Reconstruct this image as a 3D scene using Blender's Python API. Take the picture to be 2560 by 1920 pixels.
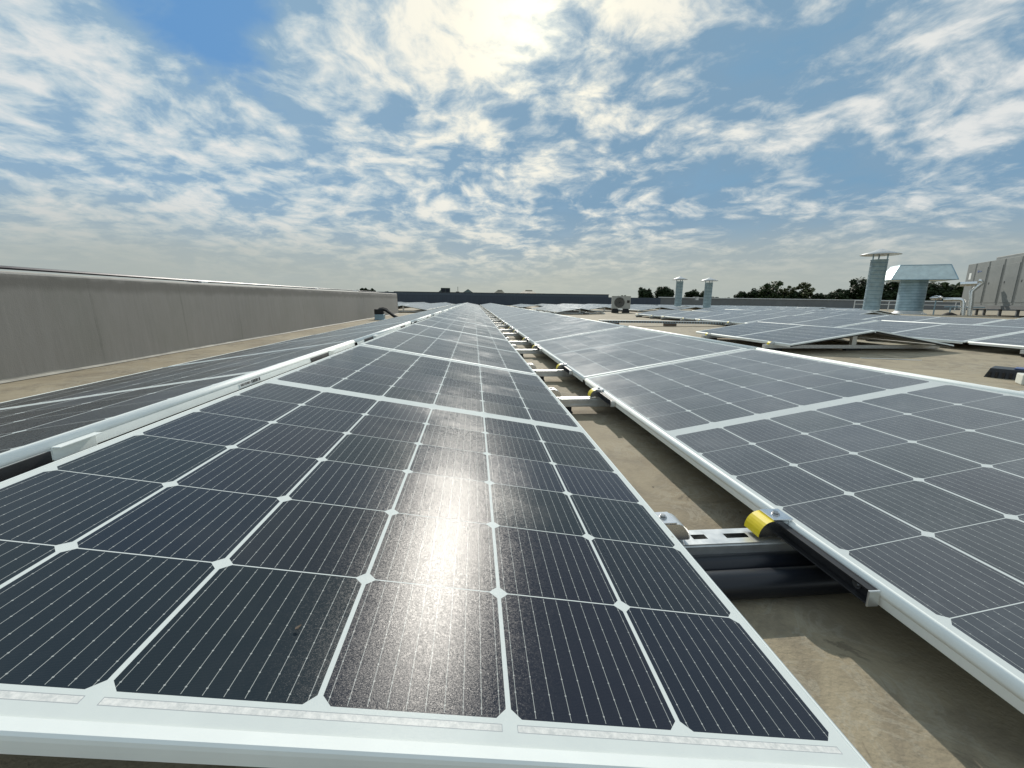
import bpy, bmesh, math, random
from mathutils import Vector, Matrix
random.seed(7)
R = math.radians
sc = bpy.context.scene
for o in list(bpy.data.objects):
    bpy.data.objects.remove(o)

# ------------------------------------------------------------------ camera
cam_d = bpy.data.cameras.new('camera')
cam_d.sensor_width = 36.0
cam_d.lens = 1048.78 / 2560 * 36
cam_d.clip_start = 0.01
cam_d.clip_end = 3000
cam = bpy.data.objects.new('camera', cam_d)
sc.collection.objects.link(cam)
PITCH, YAW, ROLL = 0.1957, 0.0906, 0.0128
F = Vector((math.sin(YAW)*math.cos(PITCH), math.cos(YAW)*math.cos(PITCH), -math.sin(PITCH)))
RT = Vector((math.cos(YAW), -math.sin(YAW), 0))
UP = RT.cross(F)
R2 = RT*math.cos(ROLL) + UP*math.sin(ROLL)
U2 = -RT*math.sin(ROLL) + UP*math.cos(ROLL)
m = Matrix((R2, U2, -F)).transposed().to_4x4()
cam.matrix_world = m
sc.camera = cam

# ------------------------------------------------------------------ sun and sky
SUN_AZ, SUN_EL = R(7.3), R(29.6)
SD = Vector((math.sin(SUN_AZ)*math.cos(SUN_EL), math.cos(SUN_AZ)*math.cos(SUN_EL), math.sin(SUN_EL)))
sl = bpy.data.lights.new('sun', 'SUN')
sl.energy = 3.4
sl.angle = R(0.55)
sl.color = (1.0, 0.945, 0.85)
sun = bpy.data.objects.new('sun', sl)
sc.collection.objects.link(sun)
sun.rotation_euler = (-SD).to_track_quat('-Z', 'Y').to_euler()
sun.location = SD * 50

sc.view_settings.view_transform = 'Standard'
sc.view_settings.look = 'None'
sc.view_settings.exposure = 0.0
sc.view_settings.gamma = 1.0


class NT:
    """small helper around a node tree"""
    def __init__(s, tree):
        s.t = tree
        s.n = tree.nodes
        s.l = tree.links

    def node(s, typ, **kw):
        n = s.n.new(typ)
        for k, v in kw.items():
            setattr(n, k, v)
        return n

    def link(s, a, b):
        s.l.new(a, b)

    def put(s, sock, v):
        if isinstance(v, bpy.types.NodeSocket):
            s.l.new(v, sock)
        else:
            sock.default_value = v

    def math(s, op, a, b=None, c=None, clamp=False):
        n = s.n.new('ShaderNodeMath')
        n.operation = op
        n.use_clamp = clamp
        s.put(n.inputs[0], a)
        if b is not None:
            s.put(n.inputs[1], b)
        if c is not None:
            s.put(n.inputs[2], c)
        return n.outputs[0]

    def vmath(s, op, a, b=None):
        n = s.n.new('ShaderNodeVectorMath')
        n.operation = op
        s.put(n.inputs[0], a)
        if b is not None:
            if op == 'SCALE':
                s.put(n.inputs['Scale'], b)
            else:
                s.put(n.inputs[1], b)
        return n.outputs['Value'] if op in ('DOT_PRODUCT', 'LENGTH') else n.outputs['Vector']

    def noise(s, vec, scale, detail=2, rough=0.5, dist=0.0, out='Fac'):
        n = s.n.new('ShaderNodeTexNoise')
        if vec is not None:
            s.l.new(vec, n.inputs['Vector'])
        n.inputs['Scale'].default_value = scale
        n.inputs['Detail'].default_value = detail
        n.inputs['Roughness'].default_value = rough
        n.inputs['Distortion'].default_value = dist
        return n.outputs[out]

    def ramp(s, fac, stops, interp='LINEAR'):
        n = s.n.new('ShaderNodeValToRGB')
        n.color_ramp.interpolation = interp
        el = n.color_ramp.elements
        while len(el) < len(stops):
            el.new(0.5)
        for e, (p, c) in zip(el, stops):
            e.position = p
            e.color = (*c, 1) if len(c) == 3 else c
        s.put(n.inputs[0], fac)
        return n.outputs[0]

    def mix(s, fac, a, b, blend='MIX'):
        n = s.n.new('ShaderNodeMix')
        n.data_type = 'RGBA'
        n.blend_type = blend
        s.put(n.inputs[0], fac)
        s.put(n.inputs[6], a if isinstance(a, bpy.types.NodeSocket) else (*a, 1))
        s.put(n.inputs[7], b if isinstance(b, bpy.types.NodeSocket) else (*b, 1))
        return n.outputs[2]

    def smooth(s, x, lo, hi):
        n = s.n.new('ShaderNodeMapRange')
        n.interpolation_type = 'SMOOTHSTEP'
        s.put(n.inputs[0], x)
        n.inputs[1].default_value = lo
        n.inputs[2].default_value = hi
        return n.outputs[0]


def pix_dir(x, y):
    """direction of a point of the sky, from its place in the 2560 wide picture"""
    v = F + R2*((x-1280)/1048.78) - U2*((y-960)/1048.78)
    return v.normalized()


def lin(c):
    return tuple(((v/255)/12.92 if v/255 <= 0.04045 else ((v/255+0.055)/1.055)**2.4) for v in c)


def build_world():
    w = bpy.data.worlds.new('World')
    sc.world = w
    w.use_nodes = True
    T = NT(w.node_tree)
    for n in list(T.n):
        T.n.remove(n)
    out = T.node('ShaderNodeOutputWorld')
    bg = T.node('ShaderNodeBackground')
    T.link(bg.outputs[0], out.inputs[0])
    STR = 0.1
    bg.inputs[1].default_value = STR
    sky = T.node('ShaderNodeTexSky', sky_type='NISHITA')
    sky.sun_disc = False
    sky.sun_elevation = SUN_EL
    sky.sun_rotation = SUN_AZ
    sky.air_density = 1.0
    sky.dust_density = 1.5
    sky.ozone_density = 1.5
    tc = T.node('ShaderNodeTexCoord')
    d = T.vmath('NORMALIZE', tc.outputs['Generated'])
    sp = T.node('ShaderNodeSeparateXYZ')
    T.link(d, sp.inputs[0])
    z = T.math('MAXIMUM', sp.outputs[2], 0.0)
    den = T.math('ADD', z, 0.20)
    u = T.math('DIVIDE', sp.outputs[0], den)
    v = T.math('DIVIDE', sp.outputs[1], den)
    cv = T.node('ShaderNodeCombineXYZ')
    T.link(u, cv.inputs[0])
    T.link(T.math('MULTIPLY', v, 0.95), cv.inputs[1])
    P = cv.outputs[0]
    # mottled cloud deck, drawn out a little along the wind
    wn = T.noise(P, 1.5, 3, 0.55, out='Color')
    warp = T.vmath('SCALE', T.vmath('SUBTRACT', wn, (0.5, 0.5, 0.5)), 0.35)
    Pw = T.vmath('ADD', P, warp)
    big = T.noise(Pw, 1.4, 4, 0.5)
    mid = T.noise(Pw, 2.9, 8, 0.58, 0.06)
    fine = T.noise(Pw, 8.0, 9, 0.60, 0.08)
    # wobbling direction for the large patches
    wd = T.noise(P, 1.6, 5, 0.6, out='Color')
    dw = T.vmath('NORMALIZE', T.vmath('ADD', d, T.vmath('SCALE', T.vmath('SUBTRACT', wd, (0.5, 0.5, 0.5)), 0.20)))
    lobes = [  # x, y in the picture, radius in degrees, weight (minus: blue sky, plus: cloud)
        (480, 40, 9, -0.62), (620, 150, 8, -0.60), (700, 40, 7, -0.55), (330, 60, 5, -0.25), (500, 215, 5, -0.35),
        (60, 300, 6, -0.34), (190, 345, 5, -0.25), (330, 270, 4, -0.15), (100, 170, 7, 0.34), (260, 200, 6, 0.3),
        (40, 60, 8, 0.30), (400, 235, 5, 0.25), (420, 60, 3, 0.12), (540, 200, 5, 0.25), (620, 290, 6, 0.26),
        (240, 360, 5, -0.22), (120, 375, 4, -0.25), (150, 300, 3, -0.1), (330, 330, 6, 0.22), (110, 420, 5, 0.2),
        (770, 60, 5, 0.38), (820, 190, 7, 0.42), (900, 250, 5, 0.36), (870, 60, 6, 0.25), (780, 260, 3, -0.1),
        (880, 340, 6, -0.30), (960, 200, 4, -0.22), (1010, 240, 4, -0.2), (1080, 60, 5, 0.0), (1290, 60, 8, 0.8),
        (1320, 170, 5, -0.30), (1360, 260, 6, -0.42), (1370, 390, 6, -0.36), (1460, 130, 3, -0.2), (1440, 250, 5, 0.28),
        (1500, 330, 5, 0.22), (1560, 290, 5, -0.15), (1700, 190, 6, -0.30), (1640, 120, 6, 0.3), (1560, 60, 5, 0.2),
        (1850, 260, 4, 0.2), (1880, 110, 5, -0.24), (1960, 70, 5, 0.2), (1750, 400, 8, -0.36), (1920, 360, 8, -0.42),
        (2080, 210, 7, -0.32), (2230, 150, 7, -0.22), (2120, 60, 7, 0.22), (2420, 60, 7, 0.16), (1950, 270, 4, 0.18),
        (2150, 360, 7, -0.15), (2380, 330, 5, 0.25), (2480, 170, 4, 0.15), (2500, 450, 7, -0.34), (2250, 470, 6, -0.1),
        (1560, 470, 6, -0.24), (1700, 540, 5, -0.34), (1480, 540, 4, -0.18), (1140, 250, 4, 0.15), (1190, 330, 4, 0.2),
        (1160, 400, 4, -0.2), (1000, 420, 5, 0.12), (640, 430, 6, -0.2), (1450, 430, 5, 0.25), (250, 430, 3, 0.1),
        (560, 470, 5, -0.1), (1120, 620, 3, -0.1)]
    acc = None
    for (x, y, rad, wt) in lobes:
        if wt < 0:
            wt *= 0.72 if x > 800 else 0.85
        c = pix_dir(x, y)
        k = 1.0 / (1 - math.cos(R(rad)))
        dp = T.vmath('DOT_PRODUCT', dw, tuple(c))
        e = T.math('EXPONENT', T.math('MULTIPLY_ADD', dp, k, -k))
        acc = T.math('MULTIPLY', e, wt) if acc is None else T.math('MULTIPLY_ADD', e, wt, acc)
        cov = T.math('ADD', T.math('MULTIPLY_ADD', big, 0.85, 0.25), T.math('MULTIPLY', acc, 0.50))
    cov = T.math('ADD', cov, T.math('MULTIPLY', T.math('SUBTRACT', mid, 0.5), 0.85))
    tex = T.math('ADD', T.math('MULTIPLY', fine, 0.75), T.math('MULTIPLY', mid, 0.35))
    tex = T.math('ADD', tex, T.math('MULTIPLY', T.math('SUBTRACT', cov, 0.63), 0.42))
    # sun proximity
    sdp = T.math('MAXIMUM', T.vmath('DOT_PRODUCT', d, tuple(SD)), 0.0)
    glow = T.math('EXPONENT', T.math('MULTIPLY_ADD', sdp, 1/(1-math.cos(R(5.0))), -1/(1-math.cos(R(5.0)))))
    wide = T.math('EXPONENT', T.math('MULTIPLY_ADD', sdp, 1/(1-math.cos(R(24))), -1/(1-math.cos(R(24)))))
    left = T.smooth(sp.outputs[0], -0.55, 0.35)
    blue = T.mix(left, lin((100, 153, 206)), lin((112, 157, 190)))
    # clear sky: the physical sky, tinted
    nis = T.mix(1.0, sky.outputs[0], (0.75, 0.72, 0.66), 'MULTIPLY')
    clear = T.mix(0.92, nis, T.vmath('SCALE', blue, 1/STR))
    veil = T.vmath('SCALE', T.mix(left, lin((142, 174, 200)), lin((128, 161, 187))), 1/STR)
    cg = T.vmath('SCALE', T.mix(left, lin((186, 204, 214)), lin((172, 190, 202))), 1/STR)
    cw = T.vmath('SCALE', T.mix(wide, lin((224, 227, 227)), lin((246, 242, 226))), 1/STR)
    col = T.mix(T.smooth(cov, 0.24, 0.50), clear, veil)
    col = T.mix(T.math('MULTIPLY', T.smooth(tex, 0.44, 0.60), T.smooth(cov, 0.33, 0.50)), col, cg)
    col = T.mix(T.math('MULTIPLY', T.smooth(tex, 0.54, 0.74), T.smooth(cov, 0.38, 0.56)), col, cw)
    hz = T.vmath('SCALE', T.mix(wide, lin((172, 180, 176)), lin((208, 208, 190))), 1/STR)
    soft = T.noise(P, 0.5, 4, 0.5)
    hzf = T.math('SUBTRACT', 1.0, T.smooth(T.math('ADD', z, T.math('MULTIPLY', T.math('SUBTRACT', soft, 0.5), 0.16)), 0.00, 0.22))
    col = T.mix(hzf, col, hz)
    # bright cloud around the hidden sun
    gl = T.math('MULTIPLY', glow, 1.0)
    add = T.vmath('SCALE', (1.0, 0.90, 0.62), T.math('MULTIPLY', T.math('MULTIPLY_ADD', T.math('MULTIPLY', wide, T.smooth(tex, 0.46, 0.72)), 0.11, T.math('MULTIPLY', gl, T.math('MULTIPLY_ADD', T.smooth(tex, 0.42, 0.76), 0.30, 0.06))), 1/STR))
    col = T.vmath('ADD', col, add)
    # below the horizon: the dull colour of distant land
    below = T.smooth(sp.outputs[2], -0.03, -0.005)
    col = T.mix(below, (1.2, 1.25, 1.15), col)
    T.link(col, bg.inputs[0])
    w.cycles.sampling_method = 'MANUAL'
    w.cycles.sample_map_resolution = 512


build_world()

# ------------------------------------------------------------------ materials
MATS = {}


def new_mat(name):
    mt = bpy.data.materials.new(name)
    mt.use_nodes = True
    T = NT(mt.node_tree)
    b = T.n['Principled BSDF']
    MATS[name] = mt
    return mt, T, b


def simple(name, col, rough=0.5, metal=0.0, var=0.12, scale=8.0, bump=0.0, bscale=60, detail=4, stretch=None):
    mt, T, b = new_mat(name)
    tc = T.node('ShaderNodeTexCoord')
    v = tc.outputs['Object']
    if stretch:
        mp = T.node('ShaderNodeMapping')
        mp.inputs['Scale'].default_value = stretch
        T.link(v, mp.inputs['Vector'])
        v = mp.outputs[0]
    n = T.noise(v, scale, detail, 0.6)
    lo = tuple(max(0, c*(1-var)) for c in col)
    hi = tuple(min(1, c*(1+var)) for c in col)
    T.link(T.ramp(n, [(0.3, lo), (0.7, hi)]), b.inputs['Base Color'])
    T.link(T.math('MULTIPLY_ADD', n, 0.2, rough-0.1, clamp=True), b.inputs['Roughness'])
    b.inputs['Metallic'].default_value = metal
    if bump:
        bn = T.node('ShaderNodeBump')
        bn.inputs['Strength'].default_value = bump
        bn.inputs['Distance'].default_value = 0.01
        T.link(T.noise(v, bscale, 3, 0.6), bn.inputs['Height'])
        T.link(bn.outputs[0], b.inputs['Normal'])
    return mt


CELL, XM = 0.161, 0.021
ROWL, YM, BAND = 0.1608, 0.036, 0.0509
PW = 6*CELL + 2*XM
PL = 12*ROWL + 2*YM + BAND


def panel_material():
    mt, T, b = new_mat('panel_glass')
    tc = T.node('ShaderNodeTexCoord')
    ob = tc.outputs['Object']
    s = T.node('ShaderNodeSeparateXYZ')
    T.link(ob, s.inputs[0])
    X, Y = s.outputs[0], s.outputs[1]
    x = T.math('DIVIDE', T.math('SUBTRACT', X, XM), CELL)
    second = T.math('GREATER_THAN', Y, YM + 6*ROWL + BAND/2)
    yy = T.math('SUBTRACT', T.math('SUBTRACT', Y, YM), T.math('MULTIPLY', second, BAND))
    y = T.math('DIVIDE', yy, ROWL)
    # inside the block of cells?
    inx = T.math('MULTIPLY', T.math('GREATER_THAN', x, 0), T.math('LESS_THAN', x, 6))
    iny = T.math('MULTIPLY', T.math('GREATER_THAN', y, 0), T.math('LESS_THAN', y, 12))
    iny = T.math('MULTIPLY', iny, T.math('SUBTRACT', 1.0, T.math('MULTIPLY', T.math('LESS_THAN', T.math('ABSOLUTE', T.math('SUBTRACT', Y, YM+6*ROWL+BAND/2)), BAND/2), 1.0)))
    fx = T.math('ABSOLUTE', T.math('SUBTRACT', T.math('FRACT', x), 0.5))
    fy = T.math('ABSOLUTE', T.math('SUBTRACT', T.math('FRACT', y), 0.5))
    cellm = T.math('MULTIPLY', T.math('LESS_THAN', fx, 0.4855), T.math('LESS_THAN', fy, 0.4950))
    cellm = T.math('MULTIPLY', cellm, T.math('LESS_THAN', T.math('ADD', fx, fy), 0.925))
    cellm = T.math('MULTIPLY', cellm, T.math('MULTIPLY', inx, iny))
    # wires: ten along each cell, with solder dots
    bx = T.math('ABSOLUTE', T.math('SUBTRACT', T.math('FRACT', T.math('MULTIPLY', x, 10)), 0.5))
    wire = T.math('LESS_THAN', bx, 0.016)
    dyy = T.math('ABSOLUTE', T.math('SUBTRACT', T.math('FRACT', T.math('MULTIPLY', y, 9)), 0.5))
    dot = T.math('MULTIPLY', T.math('LESS_THAN', bx, 0.045), T.math('LESS_THAN', dyy, 0.035))
    wm = T.math('MAXIMUM', wire, dot)
    wm = T.math('MULTIPLY', wm, T.math('LESS_THAN', fy, 0.485))
    # colour of each cell drifts a little
    cid = T.node('ShaderNodeCombineXYZ')
    T.link(T.math('FLOOR', x), cid.inputs[0])
    T.link(T.math('FLOOR', y), cid.inputs[1])
    oi = T.node('ShaderNodeObjectInfo')
    T.link(T.math('MULTIPLY', oi.outputs['Random'], 97), cid.inputs[2])
    wn = T.node('ShaderNodeTexWhiteNoise', noise_dimensions='3D')
    T.link(cid.outputs[0], wn.inputs[0])
    rnd = wn.outputs['Value']
    base = T.ramp(rnd, [(0.0, (0.008, 0.017, 0.030)), (0.35, (0.013, 0.016, 0.028)), (0.65, (0.008, 0.018, 0.025)), (1.0, (0.012, 0.019, 0.038))])
    finger = T.math('LESS_THAN', T.math('FRACT', T.math('MULTIPLY', y, 110)), 0.12)
    base = T.mix(T.math('MULTIPLY', finger, 0.05), base, (0.35, 0.36, 0.38))
    cellc = T.mix(T.math('MULTIPLY', wm, 0.75), base, (0.55, 0.57, 0.54))
    back = T.mix(T.noise(ob, 30, 3), (0.62, 0.66, 0.64), (0.70, 0.74, 0.71))
    # tin ribbons in the end margins
    ey = T.math('MINIMUM', Y, T.math('SUBTRACT', PL, Y))
    rib = T.math('LESS_THAN', T.math('ABSOLUTE', T.math('SUBTRACT', ey, 0.0285)), 0.0028)
    rfx = T.math('ABSOLUTE', T.math('SUBTRACT', T.math('FRACT', T.math('DIVIDE', x, 2)), 0.5))
    rib = T.math('MULTIPLY', rib, T.math('MULTIPLY', inx, T.math('LESS_THAN', rfx, 0.478)))
    rn = T.noise(ob, 160, 3, 0.7)
    out = T.math('MULTIPLY', T.math('LESS_THAN', T.math('ABSOLUTE', T.math('SUBTRACT', ey, 0.0285)), 0.0035), T.math('MULTIPLY', inx, T.math('LESS_THAN', T.math('ABSOLUTE', T.math('SUBTRACT', T.math('FRACT', T.math('DIVIDE', x, 2)), 0.5)), 0.480)))
    back = T.mix(out, back, (0.40, 0.42, 0.43))
    back = T.mix(rib, back, T.ramp(rn, [(0.35, (0.60, 0.61, 0.59)), (0.65, (0.82, 0.81, 0.77))]))
    col = T.mix(cellm, back, cellc)
    # light dust film and a few specks
    dust_sheen = T.noise(ob, 3.2, 6, 0.65)
    dw = T.math('MULTIPLY', T.smooth(dust_sheen, 0.5, 0.8), 0.035)
    col = T.mix(dw, col, (0.45, 0.43, 0.38))
    vo = T.node('ShaderNodeTexVoronoi')
    vo.inputs['Scale'].default_value = 7.0
    T.link(T.vmath('ADD', ob, T.vmath('SCALE', (1.0, 0.7, 0.3), T.math('MULTIPLY', oi.outputs['Random'], 50))), vo.inputs['Vector'])
    speck = T.math('MULTIPLY', T.math('LESS_THAN', vo.outputs['Distance'], 0.022), T.math('GREATER_THAN', T.noise(ob, 9, 1), 0.56))
    col = T.mix(T.math('MULTIPLY', speck, 0.6), col, (0.30, 0.27, 0.22))
    # rolled glass over the cells: a grainy gloss, uneven mostly along the length of the panel
    g1 = T.noise(ob, 420, 1, 0.6)
    rgh = T.math('ADD', 0.275, T.math('MULTIPLY', T.math('SUBTRACT', g1, 0.5), 0.16))
    rgh = T.math('ADD', rgh, T.math('MULTIPLY', rnd, 0.03))
    rgh = T.math('ADD', rgh, T.math('MULTIPLY', T.smooth(dust_sheen, 0.45, 0.8), 0.05))
    nz = T.node('ShaderNodeTexNoise')
    T.link(ob, nz.inputs['Vector'])
    nz.inputs['Scale'].default_value = 1300
    nz.inputs['Detail'].default_value = 1
    off = T.vmath('MULTIPLY', T.vmath('SUBTRACT', nz.outputs['Color'], (0.5, 0.29, 0.5)), (0.26, 0.42, 0.0))
    geo = T.node('ShaderNodeNewGeometry')
    vt = T.node('ShaderNodeVectorTransform', vector_type='VECTOR', convert_from='OBJECT', convert_to='WORLD')
    T.link(off, vt.inputs[0])
    nrm = T.vmath('NORMALIZE', T.vmath('ADD', geo.outputs['Normal'], vt.outputs[0]))
    gl = T.node('ShaderNodeBsdfGlossy', distribution='BECKMANN')
    T.link(rgh, gl.inputs['Roughness'])
    T.link(nrm, gl.inputs['Normal'])
    df = T.node('ShaderNodeBsdfDiffuse')
    T.link(col, df.inputs['Color'])
    lw = T.math('ABSOLUTE', T.vmath('DOT_PRODUCT', geo.outputs['Normal'], geo.outputs['Incoming']))
    fr = T.math('MULTIPLY_ADD', T.math('POWER', T.math('SUBTRACT', 1.0, lw), 4.8), 0.92, 0.013)
    fac = T.math('MULTIPLY', fr, T.math('MULTIPLY_ADD', cellm, 0.65, 0.35))
    spots = T.noise(ob, 5.5, 5, 0.7, 0.6)
    ring = T.math('SUBTRACT', 1.0, T.math('MINIMUM', T.math('MULTIPLY', T.math('ABSOLUTE', T.math('SUBTRACT', spots, 0.56)), 45), 1.0))
    # pale veil put in for missing reflected brightness, denser at flat view angles
    at = T.node('ShaderNodeAttribute', attribute_type='OBJECT', attribute_name='dust_sheen')
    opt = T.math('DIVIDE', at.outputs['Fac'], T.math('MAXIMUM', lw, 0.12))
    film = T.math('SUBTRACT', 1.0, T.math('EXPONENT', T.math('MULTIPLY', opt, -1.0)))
    film = T.math('MULTIPLY', film, T.math('ADD', T.math('MULTIPLY_ADD', T.smooth(dust_sheen, 0.3, 0.75), 0.36, 0.82), T.math('MULTIPLY', ring, 0.15)))
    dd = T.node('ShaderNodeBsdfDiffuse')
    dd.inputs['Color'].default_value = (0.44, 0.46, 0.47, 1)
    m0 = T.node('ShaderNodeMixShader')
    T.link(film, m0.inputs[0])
    mx = T.node('ShaderNodeMixShader')
    T.link(fac, mx.inputs[0])
    T.link(df.outputs[0], mx.inputs[1])
    T.link(gl.outputs[0], mx.inputs[2])
    T.n.remove(b)
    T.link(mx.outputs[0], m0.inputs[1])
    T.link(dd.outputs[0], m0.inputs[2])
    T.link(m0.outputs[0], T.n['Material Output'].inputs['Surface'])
    return mt


panel_material()


def roof_material():
    mt, T, b = new_mat('roof_membrane')
    tc = T.node('ShaderNodeTexCoord')
    ob = tc.outputs['Object']
    a = T.noise(ob, 0.55, 6, 0.6, 0.6)
    w1 = T.noise(ob, 3.5, 7, 0.62, 1.6)
    w2 = T.noise(ob, 9, 8, 0.68, 1.1)
    c = T.ramp(a, [(0.3, (0.235, 0.19, 0.125)), (0.5, (0.32, 0.268, 0.18)), (0.72, (0.40, 0.34, 0.235))])
    c = T.mix(T.math('MULTIPLY', T.smooth(w1, 0.44, 0.66), 0.55), c, (0.15, 0.125, 0.09))
    # dried puddle rims
    rim = T.math('SUBTRACT', 1.0, T.math('MINIMUM', T.math('MULTIPLY', T.math('ABSOLUTE', T.math('SUBTRACT', w2, 0.5)), 22), 1.0))
    mask = T.smooth(T.noise(ob, 1.7, 3, 0.5), 0.42, 0.56)
    c = T.mix(T.math('MULTIPLY', T.math('MULTIPLY', rim, mask), 0.38), c, (0.42, 0.39, 0.31))
    c = T.mix(T.math('MULTIPLY', T.smooth(w2, 0.60, 0.68), T.math('MULTIPLY', mask, 0.6)), c, (0.10, 0.08, 0.055))
    vo = T.node('ShaderNodeTexVoronoi')
    vo.inputs['Scale'].default_value = 9
    T.link(ob, vo.inputs['Vector'])
    c = T.mix(T.math('MULTIPLY', T.math('LESS_THAN', vo.outputs['Distance'], 0.035), 0.85), c, (0.03, 0.025, 0.02))
    T.link(c, b.inputs['Base Color'])
    b.inputs['Roughness'].default_value = 0.85
    bn = T.node('ShaderNodeBump')
    bn.inputs['Strength'].default_value = 0.4
    bn.inputs['Distance'].default_value = 0.004
    T.link(T.math('ADD', w2, T.noise(ob, 140, 2)), bn.inputs['Height'])
    T.link(bn.outputs[0], b.inputs['Normal'])


roof_material()


def wall_material():
    mt, T, b = new_mat('wall_felt')
    tc = T.node('ShaderNodeTexCoord')
    ob = tc.outputs['Object']
    s = T.node('ShaderNodeSeparateXYZ')
    T.link(ob, s.inputs[0])
    mp = T.node('ShaderNodeMapping')
    mp.inputs['Scale'].default_value = (1, 1, 0.10)
    T.link(ob, mp.inputs[0])
    st = T.noise(mp.outputs[0], 26, 6, 0.65)
    cl = T.noise(ob, 1.4, 5, 0.6)
    gr = T.noise(ob, 130, 2, 0.5)
    c = T.ramp(st, [(0.25, (0.225, 0.215, 0.195)), (0.75, (0.275, 0.265, 0.243))])
    c = T.mix(T.math('MULTIPLY', T.smooth(cl, 0.45, 0.7), 0.4), c, (0.20, 0.20, 0.17))
    c = T.mix(T.math('MULTIPLY', gr, 0.3), c, (0.27, 0.265, 0.25))
    # a dirt tide line below the coping and lime streaks at overlaps
    zt = T.math('ADD', s.outputs[2], T.math('MULTIPLY', T.math('SUBTRACT', T.noise(ob, 5, 4), 0.5), 0.10))
    band = T.math('MULTIPLY', T.smooth(zt, 0.54, 0.61), T.math('SUBTRACT', 1.0, T.smooth(zt, 0.64, 0.68)))
    c = T.mix(T.math('MULTIPLY', band, 0.5), c, (0.085, 0.082, 0.07))
    lap = T.math('FRACT', T.math('DIVIDE', T.math('ADD', s.outputs[1], T.math('MULTIPLY', T.math('SUBTRACT', T.noise(ob, 4, 4), 0.5), 0.05)), 1.02))
    lm = T.math('LESS_THAN', T.math('ABSOLUTE', T.math('SUBTRACT', lap, 0.5)), 0.010)
    c = T.mix(T.math('MULTIPLY', lm, T.math('MULTIPLY', T.smooth(cl, 0.46, 0.7), 0.35)), c, (0.10, 0.097, 0.083))
    T.link(c, b.inputs['Base Color'])
    b.inputs['Roughness'].default_value = 0.8
    bn = T.node('ShaderNodeBump')
    bn.inputs['Strength'].default_value = 0.5
    bn.inputs['Distance'].default_value = 0.003
    T.link(T.math('ADD', T.math('MULTIPLY', T.math('ADD', gr, st), 0.5), T.math('MULTIPLY', lm, 1.0)), bn.inputs['Height'])
    T.link(bn.outputs[0], b.inputs['Normal'])


wall_material()
simple('alu_frame', (0.84, 0.87, 0.83), 0.55, 0.03, 0.04, 12)
simple('alu_mill', (0.74, 0.75, 0.74), 0.38, 0.85, 0.10, 30)
simple('galvanised', (0.34, 0.47, 0.54), 0.45, 0.45, 0.20, 3.5, detail=5)
simple('galvanised_seam', (0.15, 0.24, 0.30), 0.55, 0.3, 0.2, 6)
simple('galvanised_hood', (0.60, 0.68, 0.66), 0.5, 0.5, 0.12, 4)
simple('steel_bright', (0.78, 0.79, 0.80), 0.25, 1.0, 0.08, 20)
simple('bolt_steel', (0.42, 0.42, 0.42), 0.3, 1.0, 0.1, 40)
simple('rubber', (0.018, 0.018, 0.018), 0.75, 0, 0.3, 20)
simple('black_pipe', (0.010, 0.013, 0.020), 0.36, 0, 0.3, 3, stretch=(0.3, 1, 1))
simple('dark_bracket_and_recess', (0.03, 0.03, 0.032), 0.45, 0.3, 0.2, 20)
simple('yellow_label', (0.80, 0.62, 0.015), 0.45, 0, 0.06, 30)
simple('backsheet', (0.62, 0.63, 0.58), 0.6, 0, 0.05, 5)
simple('white_sticker', (0.78, 0.80, 0.78), 0.5, 0, 0.03, 20)
simple('black_ink', (0.02, 0.02, 0.02), 0.5, 0, 0.1, 20)
simple('coping_strip', (0.36, 0.345, 0.30), 0.7, 0.0, 0.3, 5)
simple('purple_black', (0.012, 0.010, 0.02), 0.35, 0.2, 0.2, 9)
simple('blue_cladding', (0.048, 0.062, 0.085), 0.55, 0.1, 0.2, 1.5, stretch=(6, 1, 0.6))
simple('blue_cladding_top', (0.085, 0.105, 0.125), 0.5, 0.1, 0.2, 1.5, stretch=(6, 1, 0.6))
simple('dark_line', (0.01, 0.013, 0.02), 0.6)
simple('parapet_grey', (0.16, 0.165, 0.165), 0.7, 0, 0.12, 1.2)
simple('white_coping', (0.62, 0.63, 0.62), 0.45, 0.2, 0.08, 3)
simple('unit_beige', (0.42, 0.41, 0.36), 0.5, 0, 0.06, 6)
simple('unit_grey', (0.20, 0.215, 0.21), 0.5, 0.15, 0.08, 2)
simple('unit_grey_dark', (0.15, 0.162, 0.16), 0.5, 0.15, 0.08, 2)
simple('grille_dark', (0.035, 0.03, 0.025), 0.5, 0.2, 0.2, 10)
simple('tan_cladding', (0.30, 0.26, 0.19), 0.7, 0, 0.15, 2)
simple('green_glazing', (0.05, 0.075, 0.06), 0.3, 0.1, 0.2, 2)
simple('concrete', (0.36, 0.35, 0.33), 0.85, 0, 0.12, 15, 0.4, 80)
simple('rust_brown', (0.14, 0.10, 0.07), 0.7, 0, 0.25, 10)
simple('foil', (0.82, 0.82, 0.80), 0.22, 1.0, 0.1, 12, 0.5, 25)
simple('plastic_black', (0.012, 0.012, 0.013), 0.4, 0, 0.2, 10)
simple('plastic_blue', (0.10, 0.14, 0.28), 0.45, 0, 0.1, 10)
simple('white_block', (0.66, 0.67, 0.60), 0.7, 0, 0.06, 30, 0.2, 100)
simple('bark', (0.05, 0.04, 0.03), 0.9, 0, 0.3, 3)
simple('land', (0.055, 0.07, 0.035), 0.95, 0, 0.35, 0.03)


def leaf_material(name, a, c):
    mt, T, b = new_mat(name)
    tc = T.node('ShaderNodeTexCoord')
    n = T.noise(tc.outputs['Object'], 0.9, 3, 0.6)
    T.link(T.ramp(n, [(0.3, a), (0.7, c)]), b.inputs['Base Color'])
    b.inputs['Roughness'].default_value = 0.6
    b.inputs['Specular IOR Level'].default_value = 0.2


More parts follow.
